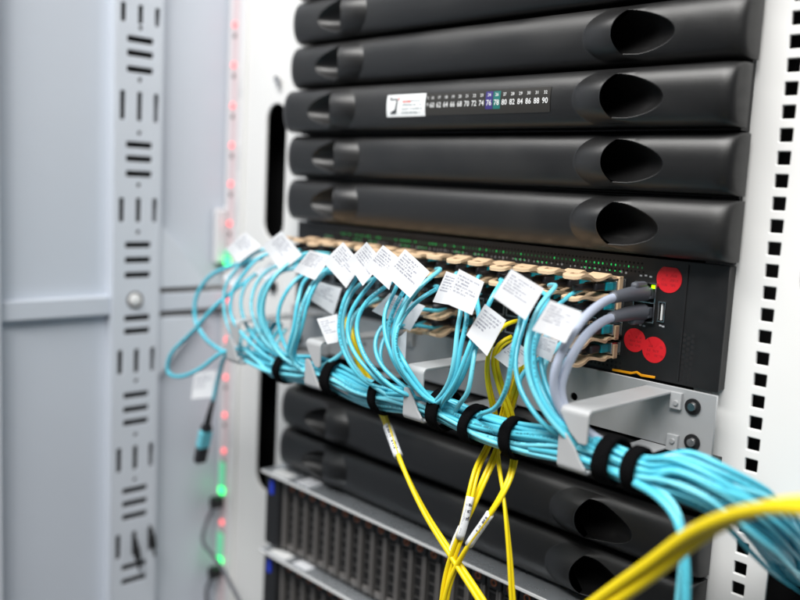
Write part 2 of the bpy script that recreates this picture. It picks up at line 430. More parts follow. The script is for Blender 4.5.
# ------------------------------------------------------------------ measured positions (metres): cable paths, flags, lights, slots
EXTRA_WAY = {(9, 2): [[0.2582, -0.046, -0.0562], [0.2501, -0.056, -0.0592], [0.247, -0.066, -0.0655]], (8, 3): [[0.2457, -0.046, -0.0737], [0.2418, -0.056, -0.0727], [0.2383, -0.066, -0.075]], (9, 3): [[0.2612, -0.048, -0.0696], [0.2529, -0.058, -0.0685], [0.2452, -0.066, -0.0723]]}
AQUA = [
    (0, 0, 'far_left', 0, [(0.0417, -0.055, -0.0272), (0.0287, -0.07, -0.0428), (0.0157, -0.078, -0.0656), (0.0201, -0.08, -0.0927), (0.0387, -0.08, -0.1146), (0.0764, -0.08, -0.1275)]),
    (1, 0, 'far_left', 1, [(0.0541, -0.06, -0.0309), (0.0483, -0.075, -0.0455), (0.0389, -0.085, -0.0674), (0.0428, -0.088, -0.0889), (0.0644, -0.086, -0.107), (0.097, -0.08, -0.1229)]),
    (0, 1, 'far_left', 2, [(0.0361, -0.055, -0.0493), (0.0337, -0.068, -0.0639), (0.0399, -0.075, -0.0824), (0.0511, -0.075, -0.1003), (0.0766, -0.075, -0.1136), (0.1088, -0.075, -0.1222)]),
    (1, 1, 'far_left', 3, [(0.0677, -0.06, -0.0411), (0.0582, -0.07, -0.0561), (0.061, -0.078, -0.0774), (0.0731, -0.08, -0.0947), (0.0855, -0.078, -0.109), (0.1086, -0.075, -0.1194)]),
    (2, 1, 'far_left', 4, [(0.0671, -0.05, -0.0462), (0.0612, -0.065, -0.0617), (0.0614, -0.07, -0.0846), (0.0722, -0.07, -0.1023), (0.0937, -0.07, -0.1159)]),
    (2, 0, 'far_left', 5, [(0.0988, -0.06, -0.0342), (0.0934, -0.078, -0.05), (0.0959, -0.088, -0.0676), (0.0997, -0.09, -0.0853), (0.1102, -0.088, -0.1022), (0.1224, -0.082, -0.1145)]),
    (3, 0, 'far_left', 6, [(0.1127, -0.055, -0.0238), (0.109, -0.07, -0.032), (0.1043, -0.088, -0.0511), (0.1002, -0.094, -0.074), (0.1063, -0.092, -0.0961), (0.1205, -0.085, -0.1154)]),
    (3, 1, 'left_drop', 7, [(0.1145, -0.06, -0.0437), (0.1113, -0.075, -0.059), (0.107, -0.08, -0.0776), (0.111, -0.08, -0.0954), (0.1214, -0.078, -0.1123)]),
    (4, 1, 'left_drop', 8, [(0.1347, -0.07, -0.0429), (0.1425, -0.085, -0.0635), (0.1435, -0.09, -0.0895), (0.1348, -0.088, -0.1117)]),
    (4, 0, 'left_drop', 9, [(0.1538, -0.075, -0.0424), (0.1561, -0.09, -0.0632), (0.1531, -0.094, -0.0903), (0.1421, -0.09, -0.1147)]),
    (5, 1, 'left_drop', 10, [(0.1623, -0.07, -0.0347), (0.1604, -0.085, -0.0551), (0.1559, -0.09, -0.0832), (0.1426, -0.086, -0.115)]),
    (5, 0, 'mid_left', 11, [(0.2121, -0.08, -0.0357), (0.211, -0.09, -0.0502), (0.2118, -0.096, -0.0686), (0.218, -0.098, -0.0879), (0.2303, -0.096, -0.1039), (0.2436, -0.09, -0.1158)]),
    (6, 1, 'mid_left', 12, [(0.2069, -0.075, -0.044), (0.2068, -0.085, -0.0576), (0.2088, -0.09, -0.0744), (0.2174, -0.092, -0.0927), (0.231, -0.09, -0.1077), (0.2465, -0.086, -0.1182)]),
    (6, 0, 'mid_left', 13, [(0.2339, -0.08, -0.0341), (0.227, -0.092, -0.0521), (0.2243, -0.098, -0.0706), (0.2325, -0.1, -0.0861), (0.2514, -0.1, -0.1003), (0.2687, -0.094, -0.1119)]),
    (7, 1, 'mid_left', 14, [(0.2471, -0.08, -0.0382), (0.2389, -0.092, -0.0505), (0.2361, -0.098, -0.0665), (0.2455, -0.102, -0.0845), (0.2605, -0.102, -0.0984), (0.2751, -0.096, -0.1096), (0.2858, -0.09, -0.1152)]),
    (6, 2, 'mid_left', 31, [(0.1864, -0.06, -0.073), (0.1951, -0.07, -0.0882), (0.1965, -0.075, -0.0978), (0.1886, -0.08, -0.1073), (0.1729, -0.08, -0.1154)]),
    (7, 0, 'middle', 15, [(0.2597, -0.08, -0.0382), (0.261, -0.09, -0.0501), (0.2653, -0.096, -0.0662), (0.2754, -0.098, -0.0837), (0.2865, -0.095, -0.0982), (0.2977, -0.086, -0.1124)]),
    (8, 1, 'middle', 16, [(0.2616, -0.075, -0.0422), (0.2608, -0.085, -0.0582), (0.2628, -0.09, -0.0748), (0.2729, -0.092, -0.0909), (0.286, -0.09, -0.1035), (0.3002, -0.084, -0.1152)]),
    (9, 0, 'middle', 17, [(0.2904, -0.065, -0.0214), (0.2877, -0.08, -0.0318), (0.2829, -0.092, -0.0486), (0.2796, -0.098, -0.0661), (0.2806, -0.1, -0.0811), (0.2905, -0.098, -0.0963), (0.3059, -0.09, -0.1125)]),
    (9, 1, 'middle', 18, [(0.2893, -0.065, -0.0354), (0.2844, -0.08, -0.0437), (0.2813, -0.092, -0.0564), (0.2821, -0.1, -0.0717), (0.2874, -0.102, -0.0858), (0.2983, -0.098, -0.1009), (0.3103, -0.09, -0.1146)]),
    (8, 2, 'middle', 19, [(0.2453, -0.06, -0.0645), (0.2374, -0.07, -0.0699), (0.2386, -0.08, -0.0836), (0.2498, -0.085, -0.0974), (0.2677, -0.086, -0.1067), (0.2875, -0.082, -0.1158)]),
    (10, 0, 'right_mid', 20, [(0.3331, -0.085, -0.0458), (0.3348, -0.09, -0.0582), (0.3373, -0.094, -0.0792), (0.332, -0.092, -0.0979), (0.3146, -0.086, -0.1142)]),
    (10, 1, 'right_mid', 21, [(0.3391, -0.085, -0.0486), (0.3395, -0.09, -0.0683), (0.3382, -0.092, -0.0901), (0.3288, -0.09, -0.1054), (0.3148, -0.086, -0.1172)]),
    (11, 0, 'right_mid', 22, [(0.3453, -0.08, -0.0516), (0.3478, -0.09, -0.0655), (0.346, -0.094, -0.0812), (0.3396, -0.094, -0.0961), (0.3253, -0.09, -0.1121)]),
    (11, 1, 'right_mid', 23, [(0.3446, -0.075, -0.0615), (0.3475, -0.084, -0.0697), (0.3514, -0.09, -0.087), (0.3488, -0.09, -0.1005), (0.3375, -0.086, -0.1123)]),
    (12, 0, 'right_mid', 24, [(0.3911, -0.09, -0.0421), (0.3922, -0.098, -0.0588), (0.3935, -0.1, -0.0751), (0.3906, -0.1, -0.0899), (0.3798, -0.096, -0.1044), (0.3611, -0.088, -0.1133)]),
    (12, 1, 'right_mid', 25, [(0.3492, -0.06, -0.0219), (0.3526, -0.075, -0.0337), (0.3489, -0.08, -0.0497), (0.3466, -0.085, -0.0712), (0.3388, -0.086, -0.0928), (0.3228, -0.084, -0.1127)]),
    (14, 0, 'right', 26, [(0.3957, -0.06, -0.0215), (0.3975, -0.078, -0.0306), (0.3983, -0.088, -0.0466), (0.4002, -0.094, -0.0625), (0.4055, -0.097, -0.0779), (0.415, -0.096, -0.0933), (0.4287, -0.09, -0.1096)]),
    (13, 0, 'right', 27, [(0.3907, -0.06, -0.031), (0.3906, -0.074, -0.044), (0.3961, -0.085, -0.0579), (0.4023, -0.09, -0.0746), (0.4134, -0.092, -0.0909), (0.4286, -0.088, -0.1067)]),
    (14, 1, 'right', 28, [(0.3893, -0.06, -0.0437), (0.391, -0.07, -0.0546), (0.3952, -0.078, -0.0704), (0.406, -0.084, -0.0847), (0.4185, -0.086, -0.0986), (0.4323, -0.084, -0.1104)]),
    (15, 2, 'right', 29, [(0.3956, -0.05, -0.0625), (0.3933, -0.06, -0.069), (0.396, -0.068, -0.0796), (0.4073, -0.076, -0.0923), (0.421, -0.08, -0.1043), (0.4373, -0.082, -0.1122)]),
    (13, 1, 'right', 30, [(0.3749, -0.06, -0.0366), (0.381, -0.075, -0.0523), (0.3846, -0.085, -0.0716), (0.3933, -0.09, -0.0865), (0.4069, -0.092, -0.1003), (0.4212, -0.088, -0.1124)]),
]
LABELS = [
    (0, 1, [(0.0314, -0.0671, -0.0105), (0.0472, -0.0589, -0.0228), (0.0313, -0.0741, -0.0405), (0.0187, -0.0799, -0.0279)]),
    (1, 1, [(-0.0016, -0.0695, -0.0579), (0.0117, -0.0553, -0.0388), (0.0203, -0.0503, -0.0431), (0.0081, -0.065, -0.0671)]),
    (3, 1, [(0.0985, -0.0735, -0.0047), (0.1192, -0.0645, -0.0248), (0.1056, -0.0771, -0.0413), (0.086, -0.085, -0.0193)]),
    (4, 1, [(0.0454, -0.0638, -0.0481), (0.056, -0.0541, -0.0376), (0.0701, -0.0454, -0.0402), (0.0593, -0.0568, -0.0575)]),
    (10, 1, [(0.1565, -0.0849, -0.0168), (0.174, -0.0748, -0.0205), (0.1653, -0.0852, -0.0416), (0.1472, -0.0951, -0.0355)]),
    (11, 1, [(0.2035, -0.0883, -0.0061), (0.2208, -0.0819, -0.0233), (0.2129, -0.091, -0.0426), (0.192, -0.099, -0.0233)]),
    (13, 1, [(0.236, -0.0913, -0.0035), (0.2502, -0.0863, -0.0179), (0.2398, -0.0967, -0.0375), (0.2241, -0.1018, -0.0201)]),
    (14, 1, [(0.2592, -0.0956, -0.0039), (0.2721, -0.0904, -0.0127), (0.2699, -0.097, -0.037), (0.2493, -0.105, -0.0214)]),
    (16, 1, [(0.2866, -0.0988, -0.0045), (0.3065, -0.0916, -0.0197), (0.2969, -0.1011, -0.0395), (0.276, -0.1087, -0.0238)]),
    (20, 1, [(0.3183, -0.0873, -0.0178), (0.3311, -0.0818, -0.021), (0.3271, -0.0884, -0.0414), (0.3141, -0.0946, -0.0406)]),
    (21, 1, [(0.3385, -0.0958, -0.014), (0.3562, -0.089, -0.0214), (0.3531, -0.0958, -0.0445), (0.3341, -0.1034, -0.0382)]),
    (25, 1, [(0.3539, -0.0837, -0.0374), (0.3696, -0.0789, -0.0467), (0.3628, -0.0885, -0.0723), (0.3462, -0.0929, -0.0598)]),
    (24, 1, [(0.3877, -0.0998, -0.0088), (0.4099, -0.0926, -0.0197), (0.4025, -0.1004, -0.0404), (0.3802, -0.1073, -0.0279)]),
    (26, 1, [(0.4205, -0.0998, -0.0251), (0.4404, -0.0931, -0.0304), (0.4345, -0.1001, -0.0503), (0.4137, -0.1071, -0.0447)]),
    (28, 1, [(0.3994, -0.078, -0.0526), (0.4107, -0.0741, -0.0551), (0.4093, -0.0783, -0.0691), (0.3984, -0.0817, -0.0653)]),
    (23, 1, [(0.3699, -0.0678, -0.0616), (0.3861, -0.0637, -0.072), (0.3727, -0.0724, -0.0828), (0.3589, -0.0762, -0.0749)]),
    (9, 1, [(0.1423, -0.0611, -0.0469), (0.1607, -0.0509, -0.0505), (0.1588, -0.0583, -0.0744), (0.1341, -0.0698, -0.0609)]),
    (15, 1, [(0.1757, -0.0898, -0.0734), (0.1897, -0.0797, -0.0678), (0.1959, -0.0826, -0.0904), (0.1881, -0.088, -0.0929)]),
    (19, 1, [(0.2363, -0.0639, -0.045), (0.264, -0.051, -0.0527), (0.2574, -0.0599, -0.0733), (0.2261, -0.0734, -0.0606)]),
    (18, 0, [(0.259, -0.0755, -0.0775), (0.2646, -0.0705, -0.0706), (0.2693, -0.0753, -0.0957), (0.2652, -0.0787, -0.1001)]),
    ('dangle', 1, [(-0.0763, -0.0542, -0.1721), (-0.0573, -0.0385, -0.1669), (-0.0535, -0.0463, -0.1951), (-0.0718, -0.0611, -0.1993)]),
]
LOOPS = {'small': [[0.0367, -0.05, -0.0356], [0.0013, -0.06, -0.0468], [-0.033, -0.065, -0.0605], [-0.0512, -0.07, -0.0844], [-0.0522, -0.07, -0.1068], [-0.0305, -0.072, -0.1234], [0.0088, -0.074, -0.1311], [0.059, -0.076, -0.1281], [0.1024, -0.078, -0.1287]], 'big': [[0.0373, -0.05, -0.0474], [0.0256, -0.065, -0.062], [0.0109, -0.078, -0.0791], [-0.0241, -0.09, -0.1157], [-0.0584, -0.096, -0.148], [-0.062, -0.096, -0.1636], [-0.039, -0.094, -0.1647], [-0.011, -0.09, -0.1525], [0.0196, -0.082, -0.1305], [0.0503, -0.076, -0.1228], [0.0968, -0.074, -0.1282]], 'dangle': [[0.0796, -0.07, -0.1203], [0.0208, -0.062, -0.1271], [-0.0183, -0.054, -0.143], [-0.0367, -0.05, -0.1726], [-0.0454, -0.05, -0.1973]], 'mpo': [[-0.0454, -0.05, -0.1973], [-0.0508, -0.05, -0.2107], [-0.058, -0.05, -0.2324], [-0.0634, -0.05, -0.2495], [-0.0689, -0.05, -0.2691]]}
YELLOW = {'A': [[0.3518, -0.045, -0.0524], [0.3494, -0.06, -0.0561], [0.347, -0.066, -0.0692], [0.3443, -0.066, -0.0815], [0.3432, -0.062, -0.0985], [0.3444, -0.056, -0.1156], [0.3424, -0.05, -0.1284], [0.3398, -0.05, -0.1445], [0.3422, -0.06, -0.153], [0.3482, -0.075, -0.1615], [0.3525, -0.085, -0.1777], [0.3521, -0.09, -0.1999], [0.3428, -0.092, -0.233], [0.3412, -0.094, -0.2515], [0.3402, -0.094, -0.2775]], 'B': [[0.3531, -0.05, -0.0644], [0.3486, -0.06, -0.0687], [0.3457, -0.06, -0.0796], [0.3525, -0.058, -0.1009], [0.358, -0.054, -0.116], [0.3595, -0.05, -0.1282], [0.3666, -0.055, -0.1415], [0.3771, -0.07, -0.1552], [0.3782, -0.08, -0.1682], [0.3727, -0.086, -0.1839], [0.3562, -0.09, -0.2144], [0.3462, -0.092, -0.2379], [0.3441, -0.094, -0.2504], [0.3412, -0.094, -0.2771]], 'C': [[0.3604, -0.04, -0.0693], [0.364, -0.05, -0.0833], [0.3593, -0.05, -0.1035], [0.3528, -0.048, -0.1233], [0.3502, -0.05, -0.1404], [0.3519, -0.058, -0.1508], [0.3546, -0.074, -0.1682], [0.3509, -0.082, -0.1902], [0.3435, -0.086, -0.2114], [0.3382, -0.088, -0.235], [0.3361, -0.09, -0.2609], [0.3338, -0.09, -0.2839]], 'D': [[0.3516, -0.04, -0.0858], [0.3498, -0.045, -0.1061], [0.3441, -0.045, -0.1288], [0.3457, -0.05, -0.1446], [0.3618, -0.066, -0.155], [0.3795, -0.08, -0.1729], [0.3914, -0.086, -0.2025], [0.3982, -0.088, -0.2313], [0.4019, -0.088, -0.2539]], 'E': [[0.1682, -0.05, -0.0763], [0.1831, -0.056, -0.0931], [0.1933, -0.052, -0.1164], [0.2079, -0.05, -0.1349], [0.224, -0.056, -0.1454], [0.2509, -0.07, -0.1574], [0.2786, -0.082, -0.1745], [0.3119, -0.088, -0.2018], [0.3464, -0.09, -0.2261], [0.3696, -0.092, -0.2411], [0.3884, -0.092, -0.2559]]}
YELLOW_FRONT = [[0.6564, -0.2, -0.0736], [0.6252, -0.18, -0.0801], [0.5902, -0.163, -0.0948], [0.558, -0.152, -0.1195], [0.5323, -0.145, -0.1483], [0.5047, -0.14, -0.1782], [0.4715, -0.136, -0.2147]]
GREY = [[[0.4285, -0.035, -0.0207], [0.428, -0.055, -0.0265], [0.4293, -0.08, -0.0412], [0.4257, -0.092, -0.0608], [0.422, -0.092, -0.0798], [0.4255, -0.086, -0.0977], [0.4359, -0.078, -0.1105], [0.45, -0.07, -0.115], [0.4737, -0.066, -0.1227]], [[0.4295, -0.03, -0.0317], [0.4259, -0.05, -0.0391], [0.4265, -0.07, -0.0522], [0.4262, -0.085, -0.0693], [0.4237, -0.086, -0.0855], [0.4284, -0.082, -0.0997], [0.4382, -0.076, -0.1089], [0.4554, -0.07, -0.1176], [0.4809, -0.066, -0.1246]]]
AQUA_DROP = [[0.4816, -0.085, -0.1296], [0.4988, -0.09, -0.131], [0.5137, -0.095, -0.1362], [0.5227, -0.098, -0.1475], [0.5271, -0.1, -0.162], [0.5291, -0.1, -0.182], [0.5302, -0.1, -0.2056]]
PDU_RED = [0.2151, 0.1699, 0.1239, 0.0786, 0.0339, -0.0126, -0.1036, -0.1517, -0.1979, -0.2446, -0.2894, -0.3805]
PDU_GREEN = [-0.0563, -0.3379, -0.4281]
STRIP = {'h': [0.1811, 0.1666, 0.1499, 0.0708, 0.0559, 0.0398, -0.0373, -0.0538, -0.0703, -0.1182, -0.1328, -0.2054, -0.2215, -0.2365, -0.3157, -0.3311, -0.3465, -0.4063, -0.4232], 'v': [(0.2172, 0.1976), (0.1269, 0.0963), (0.0139, -0.0122), (-0.1531, -0.1803), (-0.2643, -0.2923), (-0.3655, -0.3943)], 'r': [0.1935, 0.1395, 0.0836, 0.0279, -0.0231, -0.1894, -0.2515, -0.304], 'bolt': -0.0981}

# ================================================================== LARGE STRUCTURE
# ---- rack front frame plates with oblong cable openings
def frame_plate(sgn):
    if sgn < 0: x0, x1, sx = -.118, .012, -.0585
    else: x0, x1, sx = W - .012, W + .118, W + .0585
    slots = [rrect(sx, .050, .038, .150, .019, 8), rrect(sx, -.2405, .038, .155, .019, 8), rrect(sx, .34, .038, .15, .019, 8)]
    screws = [circ(sx + .022 * sgn * -1, .1515, .0022), circ(sx, .1512, .003)]
    outer = [(x0, -.62), (x1, -.62), (x1, .52), (x0, .52)]
    if sgn > 0: screws += [rrect(W + .0205, -.58 + U / 3 * k, .0088, .0088, .0006, 2) for k in range(72)] + [circ(W + .1, -.5 + .1 * k, .0030) for k in range(10)]
    return plate('rack_frame', outer, slots + screws[1:], .003, (0, .032, 0), (1, 0, 0), (0, 0, 1), .0006)
rf = thing('equipment_rack', 'white rack frame plates with long rounded black cable openings beside the servers', 'rack frame', (0, .032, -.62))
for s in (-1, 1):
    part('frame_plate', frame_plate(s), M['white'], rf)
    x = -.117 if s < 0 else W + .117
    MB().bbox((min(x, x - .004 * s * -1), .0262, -.62), (max(x, x - .004 * s * -1), .0305, .52), .0010).put('edge_flange', M['white'], rf)
    MB().box((-.1555 if s < 0 else W - .003, .080, -.62), (.003 if s < 0 else W + .20, .082, .52)).put('dark_backdrop', M['void'], rf)  # black sheet added behind the opening to give the cabinet's dark inside
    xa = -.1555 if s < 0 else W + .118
    MB().box((xa, .0342, -.62), (xa + .002, .080, .52)).put('dark_backdrop', M['void'], rf)  # side sheet of the added black backdrop
    xs = .016 if s < 0 else W - .016
    MB().box((xs - .012, .0345, -.62), (xs + .012, .038, .52)).put('mounting_rail', M['white'], rf)
for k in range(11): MB().cyl((W + .094, .0305, -.55 + .1 * k), (0, -1, 0), .0040, .0022, 14, .0034).put('screw', M['steel'], rf)
# a screw and a small bracket on the left plate, seen above the opening
MB().cyl((-.0575, .0305, .151), (0, -1, 0), .0042, .0035, 14, .0036).put('screw', M['steel'], rf)
MB().bbox((-.0545, .026, .1405), (-.0495, .0303, .150), .0006).put('clip', M['steel'], rf)
MB().cyl((-.052, .0305, -.078), (0, -1, 0), .006, .004, 14).put('screw', M['black'], rf)

it = MB().box((-.30, .56, -.62), (W + .30, .565, .52)).put('rack_interior', M['void'], None, False, 'structure')
# ---- cabinet door on the left, its inside face turned to us
dz0, dz1 = -.62, .52
door = thing('cabinet_door', 'pale blue grey cabinet door seen from inside with a slotted stiffener strip', 'door', (-.155, .02, dz0))
MB().box((-.160, -.62, dz0), (-.156, .032, dz1)).put('door_panel', M['door'], door)
hz = STRIP
holes = []
yc = -.0895
for z in hz['h']: holes.append(rrect(yc, z, .030, .0066, .0015, 3))
for z1, z0 in hz['v']:
    for dy in (-.0195, 0, .0195): holes.append(rrect(yc + dy, (z0 + z1) / 2, .0055, abs(z1 - z0), .0015, 3))
for z in hz['r']: holes.append(circ(yc, z, .0024, 12))
outer = [(-.1165, dz0), (-.064, dz0), (-.064, dz1), (-.1165, dz1)]
st = part('slotted_strip', plate('slotted_strip', outer, holes, .0018, (-.142, 0, 0), (0, 1, 0), (0, 0, 1), .0004), M['strip'], door)
MB().box((-.156, -.1182, dz0), (-.1411, -.1168, dz1)).put('strip_flange', M['strip'], door)
MB().box((-.156, -.0637, dz0), (-.1411, -.0623, dz1)).put('strip_flange', M['strip'], door)
MB().box((-.1558, -.116, dz0), (-.1545, -.065, dz1)).put('slot_shade_sheet', M['bay_dark'], door)  # dark sheet stands in for the shade behind the slots
b = MB().cyl((-.141, yc - .003, hz['bolt']), (1, 0, 0), .0075, .0035, 20, .006); b.cyl((-.1375, yc - .003, hz['bolt']), (1, 0, 0), .0040, .0015, 12, .0025)
b.put('bolt', M['print_white'], door)
MB().cyl((-.1412, yc - .003, hz['bolt']), (1, 0, 0), .0098, .0006, 24).put('washer', M['bay'], door)
MB().bbox((-.156, -.062, -.0925), (-.1475, .030, -.088), .0008).put('brace_shade_line', M['bay'], door)  # dark strip drawn for the shaded groove above the brace
MB().bbox((-.156, -.062, -.114), (-.146, .030, -.0928), .002).put('brace', M['door'], door)
MB().bbox((-.156, -.062, -.1185), (-.149, .030, -.1143), .0008).put('brace_shade_line', M['bay'], door)  # dark strip drawn for the shade line under the brace
for tri in ([(-.062, -.012), (.002, -.0865), (-.062, -.0865)], [(-.062, -.19), (-.062, -.121), (-.0, -.121)]):
    part('gusset', plate('gusset', tri, [], .011, (-.1495, 0, 0), (0, 1, 0), (0, 0, 1), .0005), M['strip'], door)
MB().bbox((-.156, -.255, dz0), (-.135, -.236, dz1), .003).put('door_edge_channel', M['strip'], door)
MB().bbox((-.156, -.44, -.114), (-.146, -.1185, -.0928), .002).put('brace', M['door'], door)
# black cable clip ends hanging in the lower slots
for (y, z, ln) in ((yc, -.3875, .022), (yc + .0195, -.380, .018)):
    t_ = tag(link(bpy.data.objects.new('cable_clip', None)), 'small black cable clip hanging from the %s slot at the foot of the strip' % ('middle' if y == yc else 'right'), 'clip')
    t_.location = (-.139, y, z)
    P = spline([(-.142, y, z + .017), (-.136, y, z + .012), (-.135, y, z), (-.134, y + .001, z - ln * .4)], .002)
    MB().tube(P, [.0016] * (len(P) // 2) + [.0036] * (len(P) - len(P) // 2), 10).put('clip_body', M['black'], t_, True)
    P = spline([(-.134, y + .001, z - ln * .4), (-.134, y + .003, z - ln)], .003)
    MB().tube(P, .0014, 8).put('tail', M['black'], t_, True)

# ---- power strip with red lights
pdu = thing('power_strip', 'white vertical power strip with a row of glowing red indicator lights', 'power strip', (-.137, .02, dz0))
MB().bbox((-.1540, .0265, dz0), (-.1195, .048, dz1), .002).put('housing', M['pdu'], pdu)
MB().bbox((-.1435, .0250, dz0), (-.1305, .0270, dz1), .0006).put('light_channel', M['pdu_glow_tint'], pdu)  # channel coloured with the glow of the red lights
for z in PDU_RED:
    MB().cyl((-.137, .0247, z), (0, -1, 0), .0036, .0018, 14, .0028).put('indicator_light', M['redled'], pdu)
    MB().box((-.1395, .0243, z - .0148), (-.1345, .0251, z - .0100)).put('outlet_slot', M['bay'], pdu)
for z, h in zip(PDU_GREEN, (.012, .034, .034)):
    MB().bbox((-.1435, .0220, z + .003), (-.1325, .0247, z + h), .001).put('lit_lens', M['greenbar'], pdu)
    MB().bbox((-.1425, .0210, z - .0065), (-.1325, .0247, z + .003), .0018).put('lit_lens', M['greenled'], pdu)
for z0, z1 in ((.125, .170), (.045, .085), (-.02, .035), (-.29, -.225), (-.36, -.32)):
    q = [(-.1285, .0260, z0), (-.1285, .0260, z1), (-.1222, .0260, z1), (-.1222, .0260, z0)]
    part('sticker', sheet('sticker', q, 0, .0002, 1), M['sticker'], pdu)
MB().bbox((-.1535, .012, -.060), (-.1445, .0262, .004), .002).put('plug_block', M['pdu'], pdu)
for k, z in enumerate(PDU_GREEN[1:]):
    plug = thing('power_plug', 'black plug under the %s green light of the power strip' % ('upper' if k == 0 else 'lowest'), 'plug', (-.138, .022, z - .02))
    MB().bbox((-.1440, .009, z - .0225), (-.132, .0245, z - .008), .003).put('plug_body', M['black'], plug)
    if k == 0:
        P = spline([(-.138, .016, z - .018), (-.141, .008, z - .032), (-.138, .0, z - .046), (-.120, -.012, z - .054), (-.09, -.012, z - .064), (-.055, -.014, z - .082), (-.030, -.016, z - .096)])
    else:
        P = spline([(-.138, .016, z - .018), (-.141, .008, z - .032), (-.143, .010, z - .06), (-.143, .014, z - .14)])
    MB().tube(P, .0022, 10).put('power_cord', M['slate'], plug, True)

# ================================================================== BLACK SERVER FRONTS
H2 = .0207
XT, XE = .0478, .0918            # handle recess: tip and inner edge, from the nearer end
def bezel_meshes(with_dents=True):
    half = W / 2
    fine = np.concatenate([np.array([0, .0003, .0008, .0016, .0026, .004, .006, .008, .0105, .014, .019, .025, .031, .037, .042]),
                           np.arange(.0445, XE - .0006, .00040), [XE - .0004, XE - .0001, XE + .0004],
                           np.arange(XE + .0012, XE + .034, .0009), np.linspace(XE + .036, half, 10)])
    xs = np.concatenate([fine, (W - fine[::-1])[1:]])
    v = np.sin(np.linspace(-np.pi / 2, np.pi / 2, 121))
    Xc, Vv = np.meshgrid(xs, v, indexing='ij')
    left = Xc <= half
    d = np.where(left, Xc, W - Xc)                         # distance from the nearer end
    s = XE - d                                             # >0 towards the tip
    L = XE - XT
    arc = .0055 * (np.minimum(np.abs(Vv), .80) / .66) ** 2
    kk = np.where(np.abs(s) < .042, .5 + .5 * np.cos(np.pi * np.clip(s / .042, -1, 1)), 0)
    d2 = d - arc * kk if with_dents else d
    X = np.where(left, d2, W - d2)
    pw = 2.25
    Y = .0125 * (1 - (1 - np.abs(Vv) ** pw * .995) ** (1 / pw))
    e = np.clip(1 - d / .012, 0, 1); Y = Y + .010 * (1 - np.sqrt(np.maximum(0, 1 - e ** 2 * .995)))
    Y = Y - .0016 * 4 * (X / W) * (1 - X / W)
    mask = np.zeros_like(X)
    if with_dents:
        t = np.clip(s / L, 0, 1); hm = .72
        q = np.clip(1 - t ** 1.75 - (np.abs(Vv - .02 + .10 * t) / hm) ** 2.1, 0, 1)
        dent = np.where(s > 0, .027 * q ** .78, 0)
        mask = (q > 0) & (s > 0)
        wv = .0285 * (1 - .38 * np.minimum(np.abs(Vv) / .9, 1) ** 2.2)
        r = np.clip(-s / wv, 0, 1)
        bv_ = .0080 * np.clip(1 - np.abs(Vv / .90) ** 2.6, 0, 1) ** .8
        bul = np.where(s <= 0, bv_ * (1 - r ** 1.8) ** .9, np.where(q > 0, 0, bv_ * np.clip(1 - s / .016, 0, 1) ** 2))
        Y = Y + dent - bul
        X = X + np.where(left, 1, -1) * dent * .95 * (1 - t) ** .5      # undercut: the hollow runs in behind the lid
    Z = Vv * H2
    nx, nz = X.shape
    V = np.stack([X, Y, Z], -1)
    tx = np.gradient(V, axis=0); tz = np.gradient(V, axis=1)
    N = np.cross(tx, tz); N /= np.linalg.norm(N, axis=-1, keepdims=True) + 1e-12
    N = np.where((N[..., 1:2] > 0), -N, N)
    def build(name, sel, skirt=False):
        ids = -np.ones(nx * nz, int); VV = []; NN = []; FF = []
        I = np.arange(nx * nz).reshape(nx, nz)
        for i in range(nx - 1):
            for j in range(nz - 1):
                if sel[i, j]:
                    f = []
                    for a in (I[i, j], I[i + 1, j], I[i + 1, j + 1], I[i, j + 1]):
                        if ids[a] < 0:
                            ids[a] = len(VV); VV.append(V.reshape(-1, 3)[a]); NN.append(N.reshape(-1, 3)[a])
                        f.append(ids[a])
                    FF.append(f)
        if skirt:                                           # turn the rim back to the chassis
            rim = [I[i, 0] for i in range(nx)] + [I[nx - 1, j] for j in range(1, nz)] + [I[i, nz - 1] for i in range(nx - 2, -1, -1)] + [I[0, j] for j in range(nz - 2, 0, -1)]
            base = len(VV)
            for a in rim:
                p = V.reshape(-1, 3)[a].copy(); p[1] = .026; VV.append(p); NN.append(N.reshape(-1, 3)[a] * np.array([1, 0, 1]))
            n = len(rim)
            for k in range(n):
                a, b_ = rim[k], rim[(k + 1) % n]
                FF.append([ids[a], base + k, base + (k + 1) % n, ids[b_]])
        me = me_from(name, VV, FF, True)
        me.normals_split_custom_set_from_vertices([tuple(n_ / (np.linalg.norm(n_) + 1e-9)) for n_ in NN])
        return me
    fm = (mask[:-1, :-1].astype(int) + mask[1:, :-1] + mask[1:, 1:] + mask[:-1, 1:]) >= 2
    lf = left[:-1, :-1]
    cover = build('front_cover', ~fm, True)
    if not with_dents: return cover, None, None, None
    def ysurf(x, z):
        i = np.argmin(np.abs(xs - x)); return float(np.interp(z / H2, v, Y[i]))
    return cover, build('handle_recess', fm & lf), build('handle_recess', fm & ~lf), ysurf
cover_me, recL_me, recR_me, ysurf = bezel_meshes()
chassis_me = MB().bbox((.004, .0262, -.0221), (W - .004, .40, .0221), .0003).mesh('chassis')
for q in (cover_me, recL_me, recR_me): q.materials.append(M['bezel'])
chassis_me.materials.append(M['black'])
